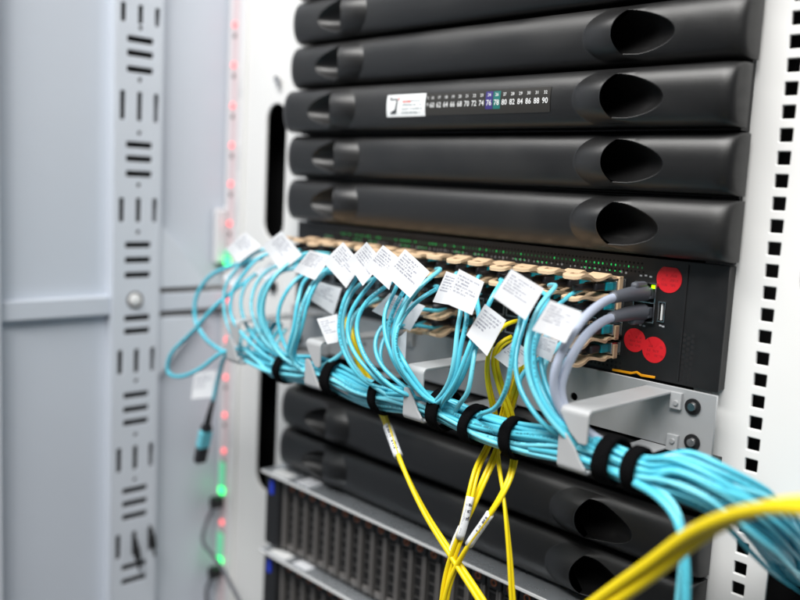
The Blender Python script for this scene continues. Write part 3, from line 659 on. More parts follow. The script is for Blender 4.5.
# faint raised lettering at the right hand end of each front, too soft to read
emb = MB()
for k, (x, w_, h_) in enumerate(((.452, .0022, .0016), (.4552, .0018, .0020), (.4585, .0030, .0055), (.4625, .0024, .0016), (.4655, .0028, .0055))):
    emb.box((x, -.0006, -.0125), (x + w_, .004, -.0125 + h_))
def add_server(k, dy, label):
    t_ = thing('rack_server', label, 'server', (0, dy, (k + .5) * U), 'flat black servers with moulded handle scoops')
    for nm, me in (('front_cover', cover_me), ('handle_recess', recL_me), ('handle_recess', recR_me), ('chassis', chassis_me)):
        o = link(bpy.data.objects.new(nm, me), t_)
    return t_
SRV = [(5, -.001, 'black server front at the very top, mostly cut off by the upper edge'),
       (4, -.000, 'black server front two above the one with the temperature strip'),
       (3, -.001, 'plain black server front directly above the one with the temperature strip'),
       (2, -.0085, 'black server front standing slightly proud and carrying the white card and temperature strip'),
       (1, -.001, 'plain black server front directly below the one with the temperature strip'),
       (0, -.000, 'black server front resting directly above the network switch'),
       (-5, .002, 'dark server front just under the cable tray, above the lower dark one'),
       (-6, .001, 'dark server front resting on the silver edged drive server')]
srv = {k: add_server(k, dy, lb) for k, dy, lb in SRV}

# temperature strip and white card on the third unit
s2 = srv[2]
def on_face(x0, x1, z0, z1, off, name, nx=24, nz=6, thick=.00025):
    V = []; F = []; uvs = []
    for sd in (0, 1):
        for i in range(nx + 1):
            for j in range(nz + 1):
                x = x0 + (x1 - x0) * i / nx; z = z0 + (z1 - z0) * j / nz
                V.append((x, ysurf(x, z) - off - (thick if sd == 0 else 0), z)); uvs.append((i / nx, 1 - j / nz))
    k = (nx + 1) * (nz + 1)
    for i in range(nx):
        for j in range(nz):
            a = i * (nz + 1) + j; b_ = a + nz + 1
            F.append((a, b_, b_ + 1, a + 1)); F.append((k + a, k + a + 1, k + b_ + 1, k + b_))
    return me_from(name, V, F, True, uvs)
zc = .0002
def lp(name, me, material, parent, loc=(0, 0, 0)):
    if not me.materials: me.materials.append(material)
    o = link(bpy.data.objects.new(name, me), parent); o.location = loc; return o
film = lp('temperature_strip', on_face(.2115, .3420, zc - .0096, zc + .0090, .0002, 'film', 40), M['film'], s2)
card = lp('white_card', on_face(.1640, .2120, zc - .0098, zc + .0092, .0006, 'card', 14), M['card'], s2)
F_ = list(range(60, 92, 2)); C_ = [16, 17, 18, 19, 20, 21, 22, 23, 24, 26, 27, 28, 29, 30, 31, 32]
x0, dx = .2200, (.3375 - .2200) / 15
nums = []
yf = lambda x, z: ysurf(x, z) - .00062
for i, (f, c) in enumerate(zip(F_, C_)):
    x = x0 + dx * i
    nums.append(text_mesh(str(f), .0061, (x, yf(x, zc - .0012), zc - .0012), (.90, 0, 0), (0, 0, 1.0)))
    nums.append(text_mesh(str(c), .0034, (x, yf(x, zc + .0050), zc + .0050), (1, 0, 0), (0, 0, 1)))
nums.append(text_mesh('\u00b0F', .0040, (x0 - .0056, yf(x0, zc - .001), zc - .001), (.8, 0, 0), (0, 0, 1)))
nums.append(text_mesh('\u00b0C', .0030, (x0 - .0056, yf(x0, zc + .005), zc + .005), (.8, 0, 0), (0, 0, 1)))
lp('scale_numbers', join_meshes('scale_numbers', nums), M['print_white'], film)
for i, key in ((8, 'cell_purple'), (9, 'cell_green')):
    x = x0 + dx * i
    lp('lit_cell', on_face(x - .0036, x + .0036, zc - .0060, zc + .0078, .00046, 'cell', 3, 4, .0001), M[key], film)
# mark on the card: a boot-like tick with a small wordmark and a red dot
yk = ysurf(.17, zc) - .00095
tick = [(.1688, -.0065), (.1712, -.0050), (.1745, -.0038), (.1765, .0045), (.1783, .0045), (.1765, -.0068), (.1688, -.0068)]
lp('tick_mark', plate('tick', [(x, z + zc) for x, z in tick], [], .0001, (0, yk, 0), (1, 0, 0), (0, 0, 1), .00002), M['print_dark'], card)
mb = MB()
for x, w_ in ((.1685, .0022), (.1712, .0013), (.1730, .0013), (.1748, .0012), (.1765, .0012)): mb.box((x, yk - .0001, zc + .0042 + (.0002)), (x + w_ * .8, yk, zc + .0062 + (.0012 if x < .169 else 0)))
lp('word_mark', mb.mesh('word_mark'), M['print_dark'], card)
mb = MB().box((.1787, yk - .0001, zc + .0046), (.1805, yk, zc + .0066))
for x in (.1845, .1900): mb.box((x, yk - .00015, zc + .0022), (x + .0042, yk, zc + .0036))
lp('red_mark', mb.mesh('red_mark'), M['print_red'], card)

# ---- plain black blank below the cable tray
bl = tag(link(bpy.data.objects.new('blank_panel', bezel_meshes(False)[0])), 'plain black blanking front in the shade under the cable tray, without handle scoops', 'blank panel')
bl.data.materials.append(M['bezel']); bl.location = (0, .010, -3.5 * U)

# ================================================================== DRIVE BAY SERVERS
carrier = MB()
carrier.box((-.0079, .0015, -.0385), (.0079, .006, .0385))
car_dark = carrier.mesh('carrier_back')
def drive_server(ztop, label, n):
    t_ = thing('drive_server', label, 'server', (0, 0, ztop - 2 * U), 'silver lidded servers with rows of drive carriers')
    z1, z0 = ztop - .0022, ztop - 2 * U + .002
    MB().box((.006, .022, z0), (W - .006, .5, z1)).put('chassis', M['black'], t_)
    MB().bbox((-.002, -.0145, ztop - .0030), (W + .002, .30, ztop - .0012), .0006).put('top_lid', M['silver'], t_)
    MB().bbox((-.002, -.0158, ztop - .0036), (W + .002, -.0146, ztop - .0010), .0004).put('lid_edge_glint', M['print_white'], t_)  # white strip paints the glint along the steel lid's front edge
    MB().bbox((.012, -.012, ztop - .0011), (.040, .002, ztop - .0004), .0003).put('lid_sticker', M['print_white'], t_)
    MB().bbox((.052, -.010, ztop - .0011), (.074, .010, ztop - .0004), .0003).put('lid_sticker', M['blank'], t_)
    e = MB().bbox((-.006, -.006, z0), (.020, .024, z1 - .0012), .003).put('ear', M['black'], t_)
    MB().bbox((.0035, -.0078, z1 - .026), (.0095, -.0055, z1 - .010), .0006).put('blue_tag', M['blue'], e)
    MB().bbox((.0215, -.003, z0 + .002), (.0265, .02, z1 - .0015), .001).put('bezel_bar', M['bay'], t_)
    zc_ = (z0 + z1) / 2; hh = (z1 - z0) / 2
    bar = MB(); bar.bbox((.0026, -.0036, -hh + .004), (.0044, .0002, hh - .0185), .0005); bar.bbox((.0054, -.0040, -hh + .002), (.0076, .0002, hh - .0185), .0006)
    bar.bbox((-.0074, -.003, -hh + .0018), (.0020, .003, -hh + .0085), .001)
    bar_me = bar.mesh('handle_bar'); bar_me.materials.append(M['bay'])
    head_me = MB().bbox((-.0078, -.0040, hh - .0180), (.0078, .006, hh - .002), .0008).mesh('carrier_head'); head_me.materials.append(M['bay_dark'])
    gr = MB()
    for k in range(6): gr.box((-.0074, -.0012, -hh + .0125 + k * .0098), (.0022, -.0001, -hh + .0142 + k * .0098))
    gr.box((-.0081, -.0016, -hh + .004), (-.0068, -.0001, hh - .018))
    gr_me = gr.mesh('grille'); gr_me.materials.append(M['grille'])
    but = MB()
    a0 = [(.0027 * math.cos(a), .0027 * math.sin(a)) for a in np.linspace(0, 2 * np.pi, 14, endpoint=False)]
    P = np.array([(x, -.0044, hh - .0122 + y) for x, y in a0 + a0[:1]]); but.tube(P, .0006, 6)
    but_me = but.mesh('release_button'); but_me.materials.append(M['orange_dim'])
    led_me = MB().box((-.004, -.0043, hh - .0062), (-.001, -.0038, hh - .0048)).box((.002, -.0043, hh - .0056), (.0045, -.0038, hh - .0046)).mesh('status_led'); led_me.materials.append(M['greendim'])
    led2 = led_me.copy(); led2.materials.clear(); led2.materials.append(M['bay_dark'])
    back_me = MB().box((-.0083, .0, -hh), (.0083, .010, hh)).mesh('carrier_back'); back_me.materials.append(M['void'])
    for i in range(24):
        c = link(bpy.data.objects.new('drive_carrier', back_me), t_)
        c.location = (.0365 + .01735 * i, .002, hh + .002)
        for nm, me in (('handle_bar', bar_me), ('carrier_head', head_me), ('grille', gr_me), ('release_button', but_me), ('status_led', led_me if (i * 7 + n) % 3 else led2)):
            link(bpy.data.objects.new(nm, me), c)
    MB().bbox((W - .020, -.006, z0), (W + .006, .024, z1 - .0012), .003).put('ear', M['black'], t_)
drive_server(-6 * U, 'upper server with a row of drive carriers and a silver lid under the dark fronts', 1)
drive_server(-8 * U, 'lower server with drive carriers at the bottom edge, below the other drive server', 2)

# ================================================================== NETWORK SWITCH
SY = .020                                   # face plane
sw = thing('network_switch', 'black network switch full of beige pull tabs with red round stickers at its right end', 'network switch', (0, SY, -2 * U))
MB().bbox((.0035, SY + .0012, -2 * U + .0012), (W - .0035, .45, -.0012), .0008).put('chassis', M['switch'], sw)
NC = 16
PX = lambda c: .0545 + .0225 * c
RZ = (-.0235, -.0375, -.0555, -.0695)
cut = []
for c in range(NC):
    for r in range(4): cut.append(rrect(PX(c), RZ[r], .0192, .0098, .0006, 2))
outer = [(.0025, -2 * U + .0008), (W - .0025, -2 * U + .0008), (W - .0025, -.0008), (.0025, -.0008)]
cut += [rrect(.4188, -.0330, .0165, .0265, .0008, 2), rrect(.4322, -.0385, .0052, .0140, .0006, 2)]
part('face_plate', plate('face_plate', outer, cut, .0016, (0, SY, 0), (1, 0, 0), (0, 0, 1), .0002), M['switch'], sw)
cage = MB()
for a, b_ in (((-.0101, -.0022, -.0055), (-.0094, .02, .0055)), ((.0094, -.0022, -.0055), (.0101, .02, .0055)), ((-.0094, -.0022, .0048), (.0094, .02, .0055)), ((-.0094, -.0022, -.0055), (.0094, .02, -.0048))): cage.box(a, b_)
cage_me = cage.mesh('port_cage'); cage_me.materials.append(M['steel'])
for c in range(NC):
    for r in range(4):
        o = link(bpy.data.objects.new('port_cage', cage_me), sw); o.location = (PX(c), SY - .0005 - SY, RZ[r] + 2 * U)
# lit perforation row and printed marks
on, dim, mk = MB(), MB(), MB()
n = 92
for i in range(n):
    x = .075 + i * (.4135 - .075) / (n - 1)
    tgt = on if random.random() < .33 else dim
    h_ = .0011
    tgt.add([(x + .00070 * math.cos(a), SY - .00095, -.0087 + .00095 * math.sin(a)) for a in np.linspace(0, 2 * np.pi, 6, endpoint=False)], [tuple(range(6))[::-1]])
on.put('lit_vent_dots', M['greendot'], sw, kind='stuff'); dim.put('dim_vent_dots', M['greendim'], sw, kind='stuff')
for c in range(NC):
    for k in range(5):
        x = PX(c) - .009 + k * .0042 + random.uniform(-.0004, .0004)
        if random.random() < .75: mk.box((x, SY - .00095, -.0139 + random.uniform(-.0008, .0003)), (x + random.uniform(.0007, .0016), SY - .0008, -.0128 + random.uniform(-.0003, .0006)))
    for k in range(4):
        x = PX(c) - .009 + k * .0052
        if random.random() < .5: mk.box((x, SY - .00095, -.0470), (x + random.uniform(.001, .003), SY - .0008, -.0458))
mk.put('port_marks', M['mark'], sw, kind='stuff')
gl = MB()
for c in range(NC):
    if c % 3 != 1:
        for k in range(3):
            x = PX(c) - .006 + k * .0045; gl.box((x, SY - .0010, -.0136), (x + .0011, SY - .00082, -.0127))
gl.put('link_lights', M['greendot'], sw, kind='stuff')
# hexagonal vents at the right
vt = MB()
for row, zz in enumerate((-.0056, -.0118)):
    for i in range(118):
        cx = .020 + i * .00336 + row * .00168
        vt.add([(cx + .00095 * math.cos(a), SY - .00092, zz + .00095 * math.sin(a)) for a in np.linspace(0, 2 * np.pi, 6, endpoint=False)], [tuple(range(6))[::-1]])
for i in range(3):
    for j in range(9):
        cx = .4515 + i * .0032; cz = -.052 - j * .0040 - (i % 2) * .0020
        vt.add([(cx + .0015 * math.cos(a), SY - .00092, cz + .0015 * math.sin(a)) for a in np.linspace(0, 2 * np.pi, 6, endpoint=False)], [tuple(range(6))[::-1]])
for i in range(96):
    for j in range(2):
        cx = .06 + i * .0036; cz = -.0815 - j * .0033
        vt.add([(cx + .0011 * math.cos(a), SY - .00092, cz + .0011 * math.sin(a)) for a in np.linspace(0, 2 * np.pi, 6, endpoint=False)], [tuple(range(6))[::-1]])
vt.put('vent_holes', M['void'], sw, kind='stuff')
MB().bbox((.4485, SY - .0016, -2 * U + .003), (.4500, SY - .0004, -.003), .0003).put('face_seam', M['black'], sw)
def disc(name, cx, cz, r, material, flat=False):
    V = [(cx, SY - .0013, cz)]; uvs = [(.5, .5)]; k = 36
    for i in range(k):
        a = 2 * math.pi * i / k; yy = r * math.sin(a)
        if flat: yy = min(yy, r * .86)
        V.append((cx + r * math.cos(a), SY - .0012 - .0004 * (math.sin(a) > .8), cz + yy)); uvs.append((.5 + .5 * math.cos(a), .5 - .5 * math.sin(a)))
    V += [(v[0], v[1] + .0003, v[2]) for v in V[1:]]; uvs += uvs[1:]
    F = [(0, 1 + (i + 1) % k, 1 + i) for i in range(k)] + [(1 + i, 1 + (i + 1) % k, 1 + k + (i + 1) % k, 1 + k + i) for i in range(k)]
    return part(name, me_from(name, V, F, False, uvs), material, sw)
disc('red_sticker', .4357, -.0145, .0098, M['redst'], True)['label'] = 'red round sticker with a flattened top edge, beside the grey plugs'
disc('red_sticker', .4125, -.0622, .0088, M['redst'])['label'] = 'left red round sticker of the touching pair'
disc('red_sticker', .4288, -.0667, .0095, M['redst'])['label'] = 'right red round sticker of the touching pair'
tagm = plate('pull_strip', [(.3965, -.0882), (.4125, -.0878), (.417, -.0862), (.421, -.0878), (.4320, -.0872), (.4320, -.0855), (.421, -.0860), (.417, -.0845), (.4125, -.0860), (.3965, -.0864)], [], .001, (0, SY - .0018, 0), (1, 0, 0), (0, 0, 1), .0002)
part('pull_strip', tagm, M['orange'], sw)
# ethernet jacks and usb port
jk = MB()
for a, b_ in (((.4100, SY - .0035, -.0475), (.4107, SY + .012, -.0185)), ((.4268, SY - .0035, -.0475), (.4277, SY + .012, -.0185)), ((.4107, SY - .0035, -.0192), (.4268, SY + .012, -.0185)), ((.4107, SY - .0035, -.0475), (.4268, SY + .012, -.0468)), ((.4107, SY - .0030, -.0334), (.4268, SY + .012, -.0326))): jk.box(a, b_)
j_ = jk.put('ethernet_jack', M['steel'], sw)
MB().box((.4232, SY - .0026, -.0225), (.4262, SY - .0012, -.0200)).put('link_light', M['limeled'], j_)
MB().box((.4110, SY + .008, -.0465), (.4265, SY + .010, -.0195)).put('jack_back', M['void'], j_)
us = MB()
for a, b_ in (((.4294, SY - .0018, -.0458), (.4300, SY + .008, -.0312)), ((.4344, SY - .0018, -.0458), (.4350, SY + .008, -.0312)), ((.4300, SY - .0018, -.0318), (.4344, SY + .008, -.0312)), ((.4300, SY - .0018, -.0458), (.4344, SY + .008, -.0452))): us.box(a, b_)
u_ = us.put('usb_port', M['steel'], sw)
MB().box((.4312, SY - .0005, -.0445), (.4322, SY + .008, -.0325)).put('usb_tongue', M['print_white'], u_)
mk2 = MB()
for x, z in ((.4310, -.0490), (.4332, -.0494), (.412, -.0150), (.416, -.0145), (.420, -.0150), (.415, -.0510), (.418, -.0512)): mk2.box((x, SY - .00095, z), (x + .002, SY - .0008, z + .0012))
mk2.put('printed_marks', M['mark'], sw)

# ---- transceivers with beige pull tabs
tr_body = MB().bbox((-.0092, -.0130, -.0043), (.0092, .018, .0043), .0006).mesh('module_body'); tr_body.materials.append(M['steel'])
def tab_mesh(seed):
    rr = random.Random(seed); n_ = 15
    mb = MB(); ys = np.linspace(0, 1, n_)
    Ln = .050
    amp = rr.uniform(.0012, .0020); ph = rr.uniform(-.2, .3); drop = rr.uniform(-.003, .001)
    zz = lambda t: .0065 + amp * math.sin(ph + t * 9.5) * (t > .15) - drop * t
    t2 = .00105
    def rail(x0f, x1f, a, b_):
        V = []; F = []
        ts = np.linspace(a, b_, 14)
        for t in ts:
            y = -.010 - Ln * t; z = zz(t); x0_, x1_ = x0f(t), x1f(t)
            V += [(x0_, y, z - t2), (x1_, y, z - t2), (x1_, y, z + t2), (x0_, y, z + t2)]
        for i in range(len(ts) - 1):
            for k in range(4): F.append((i * 4 + k, i * 4 + (k + 1) % 4, i * 4 + 4 + (k + 1) % 4, i * 4 + 4 + k))
        F.append((3, 2, 1, 0)); q = (len(ts) - 1) * 4; F.append((q, q + 1, q + 2, q + 3))
        mb.add(V, F)
    wd = lambda t: .0078 * (1 - .25 * math.exp(-((t - .5) / .12) ** 2)) * (1 if t < .93 else (1 - ((t - .93) / .07) ** 2 * .5))
    ha = .70 if seed % 2 else .80
    rail(lambda t: -wd(t), lambda t: wd(t), 0.0, ha)
    rail(lambda t: -wd(t), lambda t: -wd(t) + .0046, ha, .91)
    rail(lambda t: wd(t) - .0046, lambda t: wd(t), ha, .91)
    rail(lambda t: -wd(t), lambda t: wd(t), .91, 1.0)
    for sx in (-1, 1):                                       # side arms back to the module
        mb.bbox((min(sx * .0092, sx * .0104), -.0115, -.003), (max(sx * .0092, sx * .0104), -.0065, .0075), .0003)
    mb.bbox((-.0104, -.0118, .0057), (.0104, -.0080, .0073), .0004)
    me = mb.mesh('pull_tab'); me.materials.append(M['tab']); return me
tabs = [tab_mesh(s) for s in range(5)]
rows_in = {0: range(16), 1: range(16), 2: [6, 8, 9, 14, 15], 3: [8, 9, 14, 15]}
ORD = ['rightmost', 'second from the right', 'third from the right', 'fourth from the right', 'fifth from the right', 'sixth from the right', 'seventh from the right', 'eighth from the right', 'eighth from the left', 'seventh from the left', 'sixth from the left', 'fifth from the left', 'fourth from the left', 'third from the left', 'second from the left', 'leftmost']
rowname = {0: 'top', 1: 'second', 2: 'third', 3: 'lowest'}
for r, cs in rows_in.items():
    for c in cs:
        od = ORD[15 - c] if r < 2 else ORD[sum(1 for q in cs if q > c)]
        t_ = thing('optical_transceiver', 'beige tabbed transceiver plugged into the switch, %s in the %s port row' % (od, rowname[r]), 'transceiver', (PX(c), SY, RZ[r]), 'transceivers in the %s port row' % rowname[r])
        fl = r > 1
        for nm, me in (('module_body', tr_body), ('pull_tab', tabs[(c * 3 + r) % 5])):
            o = link(bpy.data.objects.new(nm, me), t_)
            if fl: o.rotation_euler = (0, math.pi, 0)

# ================================================================== CABLE TRAY
tray = thing('cable_tray', 'grey steel cable tray panel with D shaped ring brackets carrying the aqua bundle', 'cable tray', (0, .018, -3 * U))
TY = .0165
holes = [circ(.3660, -.1143, .0032), circ(.4645, -.1005, .0045), circ(.4665, -.1255, .0045), circ(.0175, -.1005, .0045), circ(.0155, -.1255, .0045), circ(.236, -.1143, .0032), circ(.12, -.1143, .0032)]
outer = [(.0008, -3 * U + .0006), (W - .0008, -3 * U + .0006), (W - .0008, -2 * U - .0006), (.0008, -2 * U - .0006)]
part('tray_panel', plate('tray_panel', outer, holes, .002, (0, TY, 0), (1, 0, 0), (0, 0, 1), .0003), M['zinc'], tray)
for x, z in ((.4645, -.1005), (.4665, -.1255), (.0175, -.1005), (.0155, -.1255)):
    mb = MB().cyl((x, TY - .001, z), (0, -1, 0), .0058, .0012, 20); mb.put('grommet', M['black'], tray)
    MB().cyl((x, TY - .0022, z), (0, -1, 0), .0034, .0020, 14, .0028).put('screw', M['steel'], tray)
def ring(x0, x1):
    """one D-ring: two arms, an upper finger tapering to the right and a lower finger tapering to the left"""
    yf, zt, zb = -.0890, -.0925, -.1350
    th = .0020; rb = .0045
    mb = MB()
    def sweep(path, xl, xr):
        """path: list of (y,z); thickness towards the inside of the ring; per-point x limits"""
        P = np.array(path, float); T = np.gradient(P, axis=0); T /= np.linalg.norm(T, axis=1)[:, None]
        Nn = np.stack([-T[:, 1], T[:, 0]], 1)
        V = []; F = []
        for p, n_, a, b_ in zip(P, Nn, xl, xr):
            q = p + n_ * th
            V += [(a, p[0], p[1]), (b_, p[0], p[1]), (b_, q[0], q[1]), (a, q[0], q[1])]
        k = len(P)
        for i in range(k - 1):
            for j in range(4): F.append((i * 4 + j, i * 4 + (j + 1) % 4, i * 4 + 4 + (j + 1) % 4, i * 4 + 4 + j))
        F.append((3, 2, 1, 0)); F.append(tuple(4 * (k - 1) + j for j in range(4)))
        mb.add(V, F)
    arc_ = [(yf + rb - rb * math.sin(a), zt - rb + rb * math.cos(a)) for a in np.linspace(0, math.pi / 2, 7)]
    up = [(TY - .001, zt), (-.04, zt)] + arc_ + [(yf, zt - .009), (yf, zt - .016), (yf, -.1135), (yf, -.1148)]
    n_ = len(up); xl = [x0] * (n_ - 4) + [x0 + .003, x0 + .008, x1 - .0075, x1 - .0062]; xr = [x1] * (n_ - 1) + [x1 - .0012]
    sweep(up, xl, xr)
    arc2 = [(yf + rb - rb * math.sin(a), zb + rb - rb * math.cos(a)) for a in np.linspace(0, math.pi / 2, 7)]
    lo = [(TY - .001, zb), (-.04, zb)] + arc2 + [(yf, zb + .009), (yf, zb + .016), (yf, -.1115), (yf, -.1102)]
    th = -th
    xl = [x0] * (n_ - 1) + [x0 + .0008]; xr = [x1] * (n_ - 4) + [x1 - .004, x1 - .0085, x0 + .0060, x0 + .0045]
    sweep(lo, xl, xr)
    mb.bbox((x1 - .0005, TY - .004, zt - .012), (x1 + .008, TY - .0010, zt), .0005)
    mb.bbox((x1 - .0005, TY - .004, zb), (x1 + .008, TY - .0010, zb + .012), .0005)
    o = mb.put('ring_bracket', M['ring'], tray)
    bv = o.modifiers.new('edge', 'BEVEL'); bv.width = .0006; bv.segments = 2; bv.limit_method = 'ANGLE'; bv.angle_limit = math.radians(50)
    rv = MB()
    for z in (zt - .0075, zb + .0075): rv.cyl((x1 + .0045, TY - .004, z), (0, -1, 0), .0022, .0012, 12, .0016)
    rv.put('rivet', M['zinc'], o)
RX = [(.038, .058), (.1605, .1805), (.2830, .3030), (.4270, .4485)]
for a, b_ in RX: ring(a, b_)

# ================================================================== CABLES
RC = .00170
def bc(x):
    """centre line of the bundle"""
    near = min(abs(x - (a + b_) / 2) for a, b_ in RX)
    sag = .0055 * min(1, max(0, (near - .008) / .045)) ** 1.2
    y = -.0735; z = -.1225 - sag
    if x < .05: y += .0; z -= 0
    if x > .46:
        k = (x - .46) / .14; y -= .004 * k; z += .010 * k
    return np.array([x, y, z])
# hexagonal packing slots, nearest the middle first
slots = []
for i in range(-5, 6):
    for j in range(-5, 6):
        p = ((i + .5 * (j % 2)) * .00362, j * .00314)
        slots.append((math.hypot(p[0] * 1.05, p[1]), p))
slots.sort(); slots = [s for _, s in slots[:36]]
front = sorted(range(36), key=lambda k: slots[k][0])         # most to the viewer's side first
used = set()
def pick(pref):
    for k in pref:
        if k not in used: used.add(k); return k
    return random.randrange(36)
EXIT = [((.507, -.0765, -.1185), 5), ((.527, -.0730, -.1225), 22), ((.543, -.056, -.137), 55), ((.5475, -.026, -.160), 82), ((.5435, .012, -.186), 92), ((.5405, .050, -.206), 92), ((.5405, .074, -.216), 90)]
def bundle_run(xa, xb, slot, ph, fan):
    out = []; leave = xb > .6
    if leave: xb = .497
    sy, sz = slots[slot]
    a0 = math.atan2(sz, sy); r0 = math.hypot(sy, sz)
    for x in np.arange(xa, xb, .018):
        tw = .55 * math.sin(x * 9 + ph * .4) + .25 * math.sin(x * 23 + ph)
        rr = r0 * (1 + .12 * math.sin(x * 17 + ph * 2))
        squeeze = min([1] + [.90 + .10 * min(1, abs(x - s_) / .02) for s_ in STRAPX])
        p = bc(x) + np.array([0, rr * math.cos(a0 + tw) * squeeze * .92, rr * math.sin(a0 + tw) * squeeze])
        if x > .485:
            k = (x - .485) / .10
            p = p + np.array([0, fan[0] * k, fan[1] * k])
        out.append(tuple(p))
    if leave:                                      # the bundle turns back into the opening of the right frame plate
        tw = .55 * math.sin(.5 * 9 + ph * .4) + .25 * math.sin(.5 * 23 + ph)
        for i, (c_, deg) in enumerate(EXIT):
            th = math.radians(deg); k = 1.15 - .02 * i
            oy, oz = r0 * math.cos(a0 + tw + .1 * i) * k, r0 * math.sin(a0 + tw + .1 * i) * k
            sp = 1 if i in (2, 3) else .4
            out.append((c_[0] - oy * math.sin(th) + fan[0] * sp * .5, c_[1] + oy * math.cos(th) + fan[0] * sp, c_[2] + oz + fan[1] * sp * 1.2))
    return out
STRAPX = [.116, .186, .245, .312, .343, .381, .458, .4775]

flag_of = {}
for owner, txt, q in LABELS: flag_of.setdefault(owner, []).append((txt, q))
AQ_LABEL = {
 0: 'aqua fibre cable arching out under the leftmost white flag label', 1: 'aqua fibre cable whose narrow flag hangs below the leftmost white flag',
 3: 'aqua fibre cable under the large printed flag with dense dark lines, second from the left', 4: 'aqua fibre cable with a pale flag half hidden beneath the dense printed one',
 10: 'aqua fibre cable dropping below the wide white flag that ends the left fan', 11: 'aqua fibre cable under the first of the four overlapping tilted flags',
 13: 'aqua fibre cable under the second of the four overlapping tilted flags', 14: 'aqua fibre cable under the narrow third of the four overlapping tilted flags',
 16: 'aqua fibre cable under the large last flag of the four overlapping tilted flags', 20: 'aqua fibre cable under the rear flag of the overlapping pair right of centre',
 21: 'aqua fibre cable under the front flag of the overlapping pair right of centre', 25: 'aqua fibre cable with a steeply hanging flag beside the yellow cables',
 24: 'aqua fibre cable under the big diamond flag above the yellow cables', 26: 'aqua fibre cable under the rightmost large flag beside the grey cables',
 28: 'aqua fibre cable with a small pale flag below the rightmost large one', 23: 'aqua fibre cable with a pale flag low between the yellow cables',
 9: 'aqua fibre cable with a curled grey flag under the wide left flag', 15: 'aqua fibre cable with a short printed tag hanging above the left middle bracket',
 19: 'aqua fibre cable with a broad shaded flag below the large last tilted flag', 18: 'aqua fibre cable with a narrow edge-on flag hanging beside the middle bracket'}
PLAIN = {2: 'short aqua cable curving behind the outermost arcs at the far left, lowest start', 5: 'aqua cable bowing out just right of the dense printed flag in the far left fan', 6: 'aqua cable swinging low under the dense printed flag, innermost arc of the far left fan',
  7: 'thin aqua cable dropping behind the leftmost strap, inside the far left arcs', 8: 'aqua cable dropping straight to the leftmost strap beside the curled grey flag', 12: 'aqua cable arching beside the short printed tag, behind the front one', 31: 'aqua cable hooking left and down behind the left middle bracket strap',
  17: 'aqua cable reaching far right from the last tilted flag before looping down', 22: 'aqua cable hooking left between the flag pair and the steep flag', 27: 'aqua cable dropping behind the thick pair beside the yellow cables', 29: 'aqua cable plunging closest to the grey cables', 30: 'aqua cable falling just right of the yellow tangle into the bundle'}
GRP = {'far_left': ('aqua fibre cable bowing out in the fan at the far left end of the tray', 'unflagged aqua cables in the far left fan'),
       'left_drop': ('aqua fibre cable dropping steeply to the leftmost black strap', 'unflagged aqua cables dropping to the leftmost strap'),
       'mid_left': ('aqua fibre cable curving into the bundle between the two left brackets', 'unflagged aqua cables between the two left brackets'),
       'middle': ('aqua fibre cable looping down just left of the middle bracket', 'unflagged aqua cables left of the middle bracket'),
       'right_mid': ('aqua fibre cable hooking back to the left beside the middle bracket', 'unflagged aqua cables right of the middle bracket'),
       'right': ('aqua fibre cable plunging into the bundle beside the grey cables', 'unflagged aqua cables beside the grey cables')}
plug_me = MB().bbox((-.0062, -.0215, -.0032), (.0062, -.0125, .0032), .0008).mesh('connector'); plug_me.materials.append(M['aqua_plug'])
bt = MB(); bt.bbox((-.0055, -.034, -.0030), (.0055, -.0216, .0030), .0012); bt.cyl((0, -.0335, 0), (0, -1, 0), .0030, .020, 12, .0021)
boot_me = bt.mesh('boot', True); boot_me.materials.append(M['boot'])

def wrap_on(P, i0, ln, r, parent, n_=12):
    """printed sleeve round part of a cable"""
    seg = [P[i0]]; L_ = 0; i = i0
    while L_ < ln and i < len(P) - 1:
        L_ += np.linalg.norm(P[i + 1] - P[i]); i += 1; seg.append(P[i])
    if len(seg) < 3: return
    V, F = tube_vf(seg, r, n_, True)
    k = len(seg); uvs = [(i / (k - 1), j / n_) for i in range(k) for j in range(n_)]
    part('wrap_label', me_from('wrap_label', V, F, True, uvs), M['wrap'], parent)

